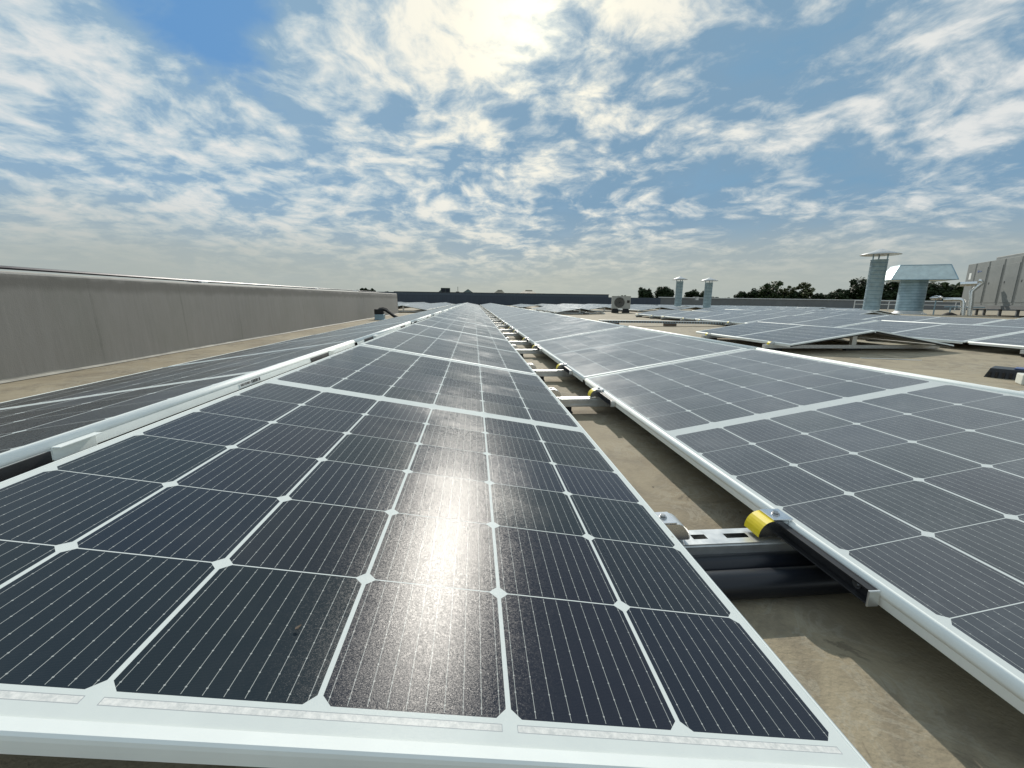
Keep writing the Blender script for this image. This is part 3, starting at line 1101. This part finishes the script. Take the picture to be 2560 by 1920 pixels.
# hooded duct
az = math.atan2(24.11, 21.45)
HD = empty('roof_exhaust', (24.0, 21.6, -0.46), (0, 0, -az+R(20)), 'wide round duct topped by a big rectangular metal hood', 'exhaust hood')
b = MB()
r = 0.58
prof = [(r, 0)]
n = 12
for i in range(n):
    z = 0.06 + i*1.78/n
    b.lathe([(r*0.99, z-0.002), (r*1.008, z+0.002), (r*1.008, z+0.018), (r*0.99, z+0.022)], 48, 1)
prof += [(r, 1.9)]
b.lathe(prof, 48)
b.build('duct', ['galvanised', 'galvanised_seam'], HD)
b = MB()
x0, x1, y0, y1, zb_, zt_ = -1.36, 1.36, -1.1, 1.1, 1.83, 2.60
tx0, tx1, ty0, ty1 = -0.92, 1.16, -0.62, 0.62
B4 = [(x0, y0, zb_), (x1, y0, zb_), (x1, y1, zb_), (x0, y1, zb_)]
T4 = [(tx0, ty0, zt_), (tx1, ty0, zt_), (tx1, ty1, zt_), (tx0, ty1, zt_)]
for k in range(4):
    b.quad([B4[k], B4[(k+1) % 4], T4[(k+1) % 4], T4[k]])
b.quad(T4)
b.quad(list(reversed(B4)))
b.build('hood', 'galvanised_hood', HD)
b = MB()
for k in range(4):
    b.tube([B4[k], T4[k]], 0.022, 6)
    b.tube([B4[k], B4[(k+1) % 4]], 0.022, 6)
    b.tube([T4[k], T4[(k+1) % 4]], 0.022, 6)
b.build('hood_trim', 'galvanised', HD)
b = MB()
b.lathe([(r*1.35, 0), (r*1.3, 0.05), (r*1.05, 0.12), (r*1.02, 0.2)], 32)
b.build('flashing', 'white_coping', HD)

# ------------------------------------------------------------------ big air handling unit
P0 = Vector((28.1, 22.4, 0))
P1 = Vector((25.2, 17.9, 0))
dr = (P1-P0).normalized()
ang = math.atan2(dr.y, dr.x)
AH = empty('air_handling_unit', (P0.x, P0.y, -0.45), (0, 0, ang), 'large grey boxy rooftop ventilation unit at the right edge', 'ventilation unit')
# local x runs along the face towards the camera, -y side... the face looks to local -y or +y
side = 1 if (Matrix.Rotation(ang, 3, 'Z') @ Vector((0, 1, 0))).dot(-P0) < 0 else -1   # body grows away from the camera
L, D, Z0, Z1 = 10.5, 2.4, 0.50, 2.80


def ybox(b, x0, x1, a0, a1, z0, z1, bev=0.0, mi=0):
    ya, yb = sorted((a0*side, a1*side))
    b.box((x0, ya, z0), (x1, yb, z1), bev, mi)


b = MB()
ybox(b, 0, L, 0, D, Z0, Z1, 0.01)
b.build('casing', 'unit_grey', AH)
b = MB()
ybox(b, 2.2, L, 0.25, D, Z1+0.001, Z1+0.20, 0.03)
b.build('roof_deck', 'unit_grey', AH)
seams = [0.0, 0.95, 1.05, 2.30, 2.52, 3.75, 3.97, 5.2, 5.42, 6.6, 6.82]
for i in range(2, len(seams)-1, 2):
    b = MB()
    ybox(b, seams[i]+0.02, seams[i+1]-0.02, -0.012, -0.002, Z0+0.16, Z1-0.28, 0.012)
    dd = b.build('door', 'unit_grey', AH)
    b = MB()
    ybox(b, seams[i]+0.16, seams[i]+0.22, -0.03, -0.0125, Z0+1.1, Z0+1.2, 0.004)
    b.build('handle', 'unit_grey_dark', dd)
for x in (0.98, 2.38, 3.83, 5.28, 6.68):
    b = MB()
    ybox(b, x-0.035, x-0.02, -0.010, -0.002, Z0+0.05, Z1-0.02, 0.004)
    ybox(b, x+0.045, x+0.06, -0.010, -0.002, Z0+0.05, Z1-0.02, 0.004)
    b.build('seam_rib', 'unit_grey_dark', AH)
b = MB()
ybox(b, 0.35, 0.60, -0.008, -0.001, Z1-0.85, Z1-0.50)
b.build('notice', 'white_sticker', AH)
b = MB()
M = Matrix.Translation((1.35, -0.018*side, Z1-0.47)) @ Matrix.Rotation(math.pi/2, 4, 'X')
bm = bmesh.new()
bmesh.ops.create_cone(bm, cap_ends=True, segments=20, radius1=0.07, radius2=0.07, depth=0.01, matrix=M)
b.bm(bm)
ybox(b, 1.46, 1.72, -0.020, -0.0125, Z1-0.50, Z1-0.45)
b.build('emblem', 'plastic_blue', AH)
b = MB()
ybox(b, -0.05, L, -0.06, 0.12, Z0-0.16, Z0-0.001, 0.004)
b.build('base_frame', 'parapet_grey', AH)
for x in (0.4, 1.9, 2.7, 4.2, 5.7, 7.2):
    b = MB()
    ybox(b, x, x+0.10, 0.0, 0.10, 0.0, Z0-0.161, 0.004)
    b.build('leg', 'parapet_grey', AH)

# insulated pipes beside the unit
b = MB()
b.tube([(25.55, 20.15, -0.45), (25.53, 20.2, 0.15), (25.51, 20.25, 0.30), (25.45, 20.33, 0.36), (25.30, 20.52, 0.36), (25.05, 20.82, 0.35)], 0.105, 14)
tag(b.build('insulated_pipe', 'foil'), 'low silver lagged pipe with an elbow, beside the grey ventilation unit', 'pipe', 'silver lagged pipes')
b = MB()
b.tube([(25.72, 19.98, -0.45), (25.70, 20.02, 0.35), (25.68, 20.07, 0.78), (25.80, 19.93, 1.05), (25.88, 19.83, 1.22), (25.84, 19.88, 1.30), (25.78, 19.95, 1.30)], 0.10, 14)
b.tube([(25.75, 19.98, 1.17), (25.55, 20.22, 1.16), (25.38, 20.44, 1.15)], 0.115, 14)
tag(b.build('insulated_pipe', 'foil'), 'tall crooked silver lagged pipe in front of the grey ventilation unit', 'pipe', 'silver lagged pipes')
st = empty('pipe_stand', (25.2, 20.5, -0.45), None, 'small stand with a black foot under the silver pipe', 'stand')
b = MB()
b.tube([(0, 0, 0.08), (0, 0, 0.42)], 0.03, 8)
b.tube([(-0.16, 0.18, 0.42), (0.9, -0.85, 0.42)], 0.03, 8)
b.build('post', 'galvanised', st)
b = MB()
b.lathe([(0.32, 0.0), (0.30, 0.03), (0.08, 0.14), (0.0, 0.14)], 16)
b.build('foot', 'rubber', st)
b = MB()
b.lathe([(0, -0.11), (0.13, -0.08), (0.20, 0.02), (0.10, 0.11), (0, 0.13)], 9)
random.seed(5)
b.v = [(p[0]*1.8*(0.8+0.4*random.random()), p[1]*1.2*(0.8+0.4*random.random()), p[2]*(0.8+0.5*random.random())) for p in b.v]
tag(b.build('foil_wrap', 'steel_bright', None, (24.55, 20.75, 0.42)), 'crumpled bright foil wrapping shining in the sun beside the hood duct', 'foil')
st = empty('pipe_stand', (24.55, 20.75, -0.45), None, 'thin stand carrying the crumpled foil wrapping', 'stand')
b = MB()
b.tube([(0, 0, 0.0), (0, 0, 0.78)], 0.03, 8)
b.build('post', 'galvanised', st)

# pale railing in the far right
gr = empty('guard_rail', (0, 0, 0), None, 'low white guard rail in front of the far right parapet', 'railing')
b = MB()
b.tube([(34.5, 36, 0.42), (48, 36, 0.42)], 0.035, 6)
b.tube([(34.5, 36, 0.10), (48, 36, 0.10)], 0.035, 6)
b.build('rail', 'white_coping', gr)
for x in (34.5, 37.9, 41.3, 44.7, 48):
    b = MB()
    b.tube([(x, 36, -0.45), (x, 36, 0.44)], 0.035, 6)
    b.build('post', 'white_coping', gr)

# ------------------------------------------------------------------ outdoor condenser unit
ac = empty('condenser_unit', (6.84, 19.48, ZR+roof_rise(6.84)), (0, 0, R(-14)), 'beige outdoor air conditioning unit with round fan on the roof', 'air conditioner')
b = MB()
b.box((-0.42, -0.16, 0.19), (0.42, 0.18, 0.76), 0.012)
b.build('casing', 'unit_beige', ac)
b = MB()
b.lathe([(0.0, 0.0), (0.225, 0.0), (0.235, 0.004), (0.235, 0.012), (0.225, 0.016)], 32)
b.v = [(p[0]-0.08, -0.163-p[2], p[1]+0.48) for p in b.v]
fan = b.build('fan_grille', 'grille_dark', ac)
b = MB()
for rr in (0.05, 0.085, 0.12, 0.155, 0.19, 0.22):
    pts = [(-0.08+rr*math.cos(a), -0.185, 0.48+rr*math.sin(a)) for a in [2*math.pi*k/28 for k in range(29)]]
    b.tube(pts, 0.0035, 5)
b.build('grille_wire', 'unit_beige', fan)
b = MB()
b.box((0.26, -0.172, 0.46), (0.38, -0.1605, 0.58), 0.004)
b.build('service_cover', 'grille_dark', ac)
b = MB()
b.box((-0.425, -0.165, 0.745), (0.425, 0.185, 0.772), 0.006)
b.build('top_lid', 'unit_beige', ac)
for x0 in (-0.41, 0.08):
    b = MB()
    b.box((x0, -0.24, 0.0), (x0+0.31, 0.24, 0.13), 0.015)
    b.box((x0+0.03, -0.18, 0.13), (x0+0.28, 0.18, 0.188), 0.008)
    b.build('rubber_foot', 'rubber', ac)

b = MB()
b.box((-0.12, -0.05, 0.0), (0.12, 0.05, 0.06), 0.006)
b.box((-0.125, -0.055, 0.061), (0.125, 0.055, 0.078), 0.004, 1)
b.box((-0.02, -0.06, 0.075), (0.02, 0.06, 0.11), 0.003, 1)
tag(b.build('ballast_block', ['rubber', 'alu_mill'], None, (4.67, 17.5, ZR+.012)), 'small black block on the roof left of the outdoor unit', 'block')

# ------------------------------------------------------------------ cable tray
ct = empty('cable_tray', (2.9, 9.66, ZR), (0, 0, R(-9)), 'long perforated metal cable tray crossing the walkway on low blocks', 'cable tray')
b = MB()
TL = 4.6
b.box((0, 0, 0.075), (TL, 0.10, 0.078))
b.box((0, -0.002, 0.075), (TL, 0.0, 0.12))
b.box((0, 0.10, 0.075), (TL, 0.102, 0.12))
b.build('tray', 'galvanised', ct)
b = MB()
for i in range(int(TL/0.06)):
    b.box((0.01+i*0.06, -0.0045, 0.083), (0.052+i*0.06, -0.0025, 0.112))
b.build('slot_pattern', 'rust_brown', ct)
b = MB()
b.box((0, -0.012, 0.121), (TL, 0.112, 0.127), 0.001)
b.build('lid', 'alu_mill', ct)
for x in (0.2, 1.5, 2.9, 4.2):
    b = MB()
    b.box((x, -0.03, 0.0), (x+0.26, 0.13, 0.074), 0.005)
    b.build('support_block', 'rust_brown', ct)

# ------------------------------------------------------------------ vent at the wall
vb = empty('roof_vent', (-2.53, 11.7, ZR), None, 'galvanised roof vent box by the left wall with black hoses falling from it', 'vent')
b = MB()
b.box((-0.12, -0.10, 0.0), (0.12, 0.10, 0.14), 0.006)
b.box((-0.135, -0.115, 0.0), (0.135, 0.115, 0.012), 0.002)
b.build('box', 'galvanised', vb)
b = MB()
b.box((-0.125, -0.105, 0.141), (0.10, 0.105, 0.28), 0.02)
b.build('hood', 'rubber', vb)
for (dy, dz, nm) in ((-0.05, 0.0, 0), (0.06, 0.02, 1)):
    b = MB()
    b.tube([(-0.02, dy, 0.26+dz), (0.08, dy, 0.275+dz), (0.17, dy, 0.25+dz), (0.28, dy-0.02, 0.17), (0.38, dy-0.04, 0.10), (0.50, dy-0.05, 0.04), (0.62, dy-0.05, 0.035)], 0.035, 12)
    b.build('hose', 'rubber', vb)

# ------------------------------------------------------------------ small things at the right edge
dn = empty('roof_drain', (4.19, 2.83, ZR), (0, 0, R(-60)), 'black plastic roof drain cover with a blue piece on top', 'drain')
b = MB()
base = [(-0.17, -0.13), (0.17, -0.13), (0.17, 0.13), (-0.17, 0.13)]
lo_ = [(x, y, 0.0) for x, y in base]
hi_ = [(x*0.86, y*0.86, 0.072) for x, y in base]
for k in range(4):
    b.quad([lo_[k], lo_[(k+1) % 4], hi_[(k+1) % 4], hi_[k]])
b.quad(hi_)
for k in range(9):
    b.box((-0.15+k*0.036, -0.139, 0.004), (-0.135+k*0.036, -0.128, 0.05), 0.002)
b.build('cover', 'plastic_black', dn)
b = MB()
b.box((-0.03, -0.07, 0.073), (0.10, 0.05, 0.084), 0.004)
b.build('clip', 'plastic_blue', dn)
b = MB()
b.box((-0.10, -0.06, 0), (0.10, 0.06, 0.075), 0.008)
tag(b.build('concrete_block', 'white_block', None, (3.96, 2.56, ZR+0.001), (0, 0, R(-40))), 'pale block on the roof beside the black drain cover', 'block')
b = MB()
b.box((0, 0, 0), (0.9, 0.05, 0.035), 0.004)
tag(b.build('cable_channel', 'alu_mill', None, (3.35, 2.20, ZR+0.001), (0, 0, R(-5))), 'blue grey metal channel on the roof at the right picture edge', 'channel')
b = MB()
b.tube([(0, 0, 0.006), (0.28, -0.08, 0.006), (0.5, -0.17, 0.006)], 0.004, 6)
tag(b.build('loose_strip', 'white_sticker', None, (3.95, 3.95, ZR+0.002)), 'thin pale strip lying on the roof in front of the short tent', 'strip')

b = MB()
lf = [(-0.004, -0.002, 0), (0.0, -0.0035, 0.0012), (0.005, -0.001, 0.003), (0.0065, 0.0015, 0.004), (0.001, 0.003, 0.0015), (-0.003, 0.002, 0.0005)]
lf = [(p[0]*0.6, p[1]*0.6, p[2]*0.6) for p in lf]
b.quad(lf)
b.quad([(p[0]*0.9, p[1]*0.9, p[2]+0.0004) for p in reversed(lf)])
tag(b.build('dry_leaf', 'rust_brown', None, (LEAF[0], LEAF[1], LEAF[2]+0.001), (0, 0.17, 0.6)), 'tiny dry leaf bit lying on the nearest centre panel', 'leaf')

# ------------------------------------------------------------------ far parapets and roofs
pw = empty('parapet_wall', (0, 50.05, ZR), None, 'low grey parapet with pale coping along the far side of the roof', 'wall')
b = MB()
b.box((-22, 0, -0.4), (22.5, 0.4, 1.10))
b.build('cladding', 'blue_cladding', pw)
b = MB()
b.box((22.5, 0, -0.4), (86, 0.4, 1.13))
b.build('wall', 'parapet_grey', pw)
b = MB()
b.box((22.4, -0.08, 1.131), (86, 0.48, 1.22), 0.01)
b.build('coping', 'white_coping', pw)

ub = empty('upper_building', (0, 50.6, ZR), None, 'dark blue low building block rising behind the far end of the rows', 'building')
b = MB()
b.box((-9.2, 0, -0.4), (16.2, 14, 1.40))
b.box((-30, 0.3, -0.4), (-9.201, 14, 1.385))
b.build('wall', 'blue_cladding_top', ub)
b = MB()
b.box((-30, -0.16, 1.01), (22.4, -0.001, 1.10))  # near-black strip along the front of the upper block
b.build('dark_strip', 'dark_line', ub)
b = MB()
b.box((-9.25, -0.05, 1.401), (16.25, 14, 1.45), 0.01)
b.build('roof', 'dark_line', ub)


def on_upper(name, az_deg, base_w, height, label, cat, matn, shape='pyramid', d=56.0, dep=None):
    x = d*math.tan(R(az_deg))
    e = empty(name, (x, d, ZR+1.46), None, label, cat)
    b = MB()
    w = base_w/2
    dp = dep or w
    if shape == 'pyramid':
        base = [(-w, -dp, 0), (w, -dp, 0), (w, dp, 0), (-w, dp, 0)]
        for k in range(4):
            b.quad([base[k], base[(k+1) % 4], (0, 0, height)])
        b.quad(base[::-1])
        b.build('glazing', matn, e)
        b = MB()
        for k in range(4):
            b.tube([base[k], (0, 0, height)], 0.03, 5)
        b.build('ribs', 'dark_line', e)
    elif shape == 'hip':
        base = [(-w, -dp, 0), (w, -dp, 0), (w, dp, 0), (-w, dp, 0)]
        ra, rb = (-w*0.25, 0, height), (w*0.55, 0, height)
        b.quad([base[0], base[1], rb, ra])
        b.quad([base[1], base[2], rb])
        b.quad([base[2], base[3], ra, rb])
        b.quad([base[3], base[0], ra])
        b.build('roof', matn, e)
        b = MB()
        b.tube([ra, rb], 0.05, 6)
        b.build('ridge_cap', 'tan_cladding', e)
    return e


on_upper('skylight', -4.25, 0.9, 0.42, 'green glazed pyramid skylight left of the dark box on the far building', 'skylight', 'green_glazing')
on_upper('skylight', -0.80, 1.4, 0.48, 'dark domed skylight right of the thin mast on the far building', 'skylight', 'green_glazing')
on_upper('roof_dormer', 3.3, 1.5, 0.42, 'small tan hipped roof on the far building, left one of two', 'roof', 'tan_cladding', 'hip')
on_upper('roof_dormer', 7.1, 2.3, 0.45, 'wide tan hipped roof on the far building, right one of two', 'roof', 'tan_cladding', 'hip')
fb = empty('ventilation_box', (56*math.tan(R(-3.75)), 56, ZR+1.46), None, 'dark green boxy vent with two openings on the far building', 'vent')
b = MB()
b.box((-0.58, -0.4, 0), (0.58, 0.4, 0.60), 0.02)
b.build('casing', 'green_glazing', fb)
for x in (-0.50, 0.04):
    b = MB()
    b.box((x, -0.42, 0.06), (x+0.46, -0.401, 0.52))
    b.build('louvre', 'dark_line', fb)
ms = empty('roof_mast', (56*math.tan(R(-2.15)), 56, ZR+1.46), None, 'thin mast on a small box, right of the dark box on the far building', 'mast')
b = MB()
b.tube([(0, 0, 0), (0, 0, 0.78)], 0.03, 6)
b.build('pole', 'dark_line', ms)
b = MB()
b.box((-0.25, -0.2, 0), (0.18, 0.2, 0.17), 0.01)
b.build('box', 'dark_line', ms)
b = MB()
b.box((-0.15, -0.15, 0), (0.15, 0.15, 0.36), 0.02)
b.box((-0.4, -0.18, 0.30), (0.2, 0.18, 0.37), 0.02)
tag(b.build('roof_vent', 'white_coping', None, (26.6, 49.2, ZR+0.9)), 'small white vent on the far parapet behind the right twin chimney', 'vent')


# ------------------------------------------------------------------ trees
def tree(az_deg, half_w, top_el, label, kind='leaf_dark', dist=150, dens=1.0, seed=0, lacy=False, name='broadleaf_tree'):
    rnd = random.Random(seed*31+5)
    a = R(az_deg)
    x, y = dist*math.sin(a), dist*math.cos(a)
    rad = dist*R(half_w)
    top = dist*math.tan(R(top_el))
    base = -9.0
    t = empty(name, (x, y, base), None, label, 'tree')
    H = top-base
    b = MB()
    cz = H - rad*1.0
    b.tube([(0, 0, 0), (0.1, 0, H*0.3), (0, 0.1, H*0.6), (0.1, 0, H*0.82)], [rad*0.11, rad*0.09, rad*0.06, rad*0.02], 7)
    nb = 9 if not lacy else 16
    tips = []
    for i in range(nb):
        aa = rnd.random()*6.28
        zs = H*(0.45+0.35*rnd.random())
        rr = rad*(0.45+0.45*rnd.random())
        zt = min(H*0.97, zs + rad*(0.5+0.5*rnd.random()))
        p1 = (rr*0.5*math.cos(aa), rr*0.5*math.sin(aa), (zs+zt)/2)
        p2 = (rr*math.cos(aa), rr*math.sin(aa), zt)
        b.tube([(0, 0, zs), p1, p2], [rad*0.035, rad*0.022, rad*0.008], 5, cap=False)
        tips.append(p2)
    b.build('trunk', 'bark', t)
    # clumps
    cl = []
    nc = 26 if not lacy else 30
    for i in range(nc):
        aa = rnd.random()*6.28
        ph = rnd.random()
        rr = rad*math.sqrt(rnd.random())*0.80
        zz = cz + rad*0.80*math.sqrt(max(0, 1-(rr/rad)**2))*(2*ph-1.0)
        cl.append((rr*math.cos(aa), rr*math.sin(aa), zz, rad*(0.20+0.20*rnd.random())*(0.62 if lacy else 1)))
    for p in tips:
        cl.append((*p, rad*0.2*(0.7 if lacy else 1)))
    # skirt that closes the crown towards the ground
    for i in range(14 if not lacy else 2):
        aa = rnd.random()*6.28
        cl.append((rad*0.7*math.cos(aa), rad*0.7*math.sin(aa), cz-rad*(0.2+0.9*rnd.random()), rad*0.42))
    b = MB()
    per = int((150 if not lacy else 60)*dens)
    ls = 0.17*(rad/3.0)**0.5*1.75
    for (cx, cy, czz, cr) in cl:
        for k in range(per):
            u = Vector((rnd.gauss(0, 1), rnd.gauss(0, 1), rnd.gauss(0, 1))).normalized()
            q = Vector((cx, cy, czz)) + u*cr*(rnd.random()**0.45)*(1+0.15*rnd.random())
            n1 = Vector((rnd.gauss(0, 1), rnd.gauss(0, 1), rnd.gauss(0, 1))).normalized()
            n2 = n1.orthogonal().normalized()
            s1 = ls*(0.6+0.9*rnd.random())
            s2 = s1*0.6
            b.quad([q-n1*s1, q-n2*s2, q+n1*s1, q+n2*s2])
    b.build('crown', kind, t)
    return t


tree(22.45, 1.10, 1.86, 'round dark tree just left of the twin chimneys, lower one', 'leaf_dark', seed=1)
tree(24.6, 1.20, 2.08, 'round dark tree behind the left twin chimney', 'leaf_dark', seed=2)
tree(27.75, 0.95, 1.62, 'dark tree between the twin chimneys', 'leaf_dark', seed=3)
tree(29.0, 0.75, 1.42, 'dark tree behind the right twin chimney', 'leaf_dark', seed=4)
tree(30.3, 0.62, 0.98, 'low far bush right of the twin chimneys', 'leaf_dark', dist=190, seed=5, name='bush')
tree(33.2, 0.9, 1.50, 'dark tree at the left end of the tree group on the right', 'leaf_dark', seed=6)
tree(34.5, 1.0, 1.75, 'dark tree left of the olive green one', 'leaf_dark', seed=7)
tree(36.1, 1.45, 2.42, 'olive green broad tree in the middle of the tree group', 'leaf_mid', seed=8)
tree(37.6, 0.9, 2.15, 'thin airy tree right of the olive green one', 'leaf_olive', seed=9, lacy=True)
tree(39.2, 1.05, 2.55, 'tall lacy tree with sky showing through its crown', 'leaf_olive', seed=10, lacy=True)
tree(38.4, 1.2, 1.6, 'dark bush below the lacy trees', 'leaf_dark', seed=11, name='bush')
tree(40.6, 0.75, 1.25, 'low dark tree right of the lacy trees', 'leaf_dark', seed=12)
tree(42.4, 1.1, 1.70, 'rounded dark tree left of the tall thick chimney', 'leaf_dark', seed=13)
tree(44.2, 1.3, 2.65, 'large dark tree behind the tall thick chimney', 'leaf_dark', seed=14)
tree(46.4, 1.5, 2.60, 'large dark tree between thick chimney and hood', 'leaf_dark', seed=15)
tree(48.6, 1.3, 2.30, 'dark tree behind the rectangular hood', 'leaf_dark', seed=16)
tree(50.6, 1.2, 2.30, 'dark tree between hood and grey ventilation unit', 'leaf_mid', seed=17)
tree(52.6, 1.4, 2.20, 'dark tree behind the grey ventilation unit', 'leaf_dark', seed=18)
tree(-13.1, 0.75, 1.25, 'dark tree top over the left wall, right one', 'leaf_dark', dist=170, seed=19)
tree(-14.4, 0.85, 1.27, 'dark tree top over the left wall, left one', 'leaf_dark', dist=170, seed=20)
tree(-11.2, 0.5, 0.98, 'tiny far bush near the end of the left wall', 'leaf_dark', dist=200, seed=21, name='bush')
tree(19.6, 0.8, 0.92, 'low far bush left of the round dark trees', 'leaf_dark', dist=200, seed=22, name='bush')
tree(31.6, 0.5, 0.85, 'lowest far bush between the two tree groups', 'leaf_dark', dist=200, seed=23, name='bush')
tree(35.3, 1.0, 1.35, 'dark bush in front below the olive green tree', 'leaf_dark', seed=24, name='bush')
tree(37.0, 1.0, 1.45, 'dark bush below the thin airy tree', 'leaf_dark', seed=25, name='bush')
tree(41.5, 0.8, 1.2, 'low dark bush left of the rounded dark tree', 'leaf_dark', seed=26, name='bush')
tree(43.3, 1.2, 1.75, 'dark tree showing left of the tall thick chimney foot', 'leaf_dark', seed=27)
tree(45.3, 1.3, 2.2, 'dark tree right behind the thick chimney top', 'leaf_dark', seed=28)
tree(47.5, 1.4, 2.1, 'dark tree behind the left end of the hood', 'leaf_dark', seed=29)
tree(49.6, 1.3, 2.0, 'dark tree behind the round hood duct', 'leaf_dark', seed=30)
tree(51.6, 1.2, 2.0, 'dark tree behind the silver lagged pipes', 'leaf_dark', seed=31)
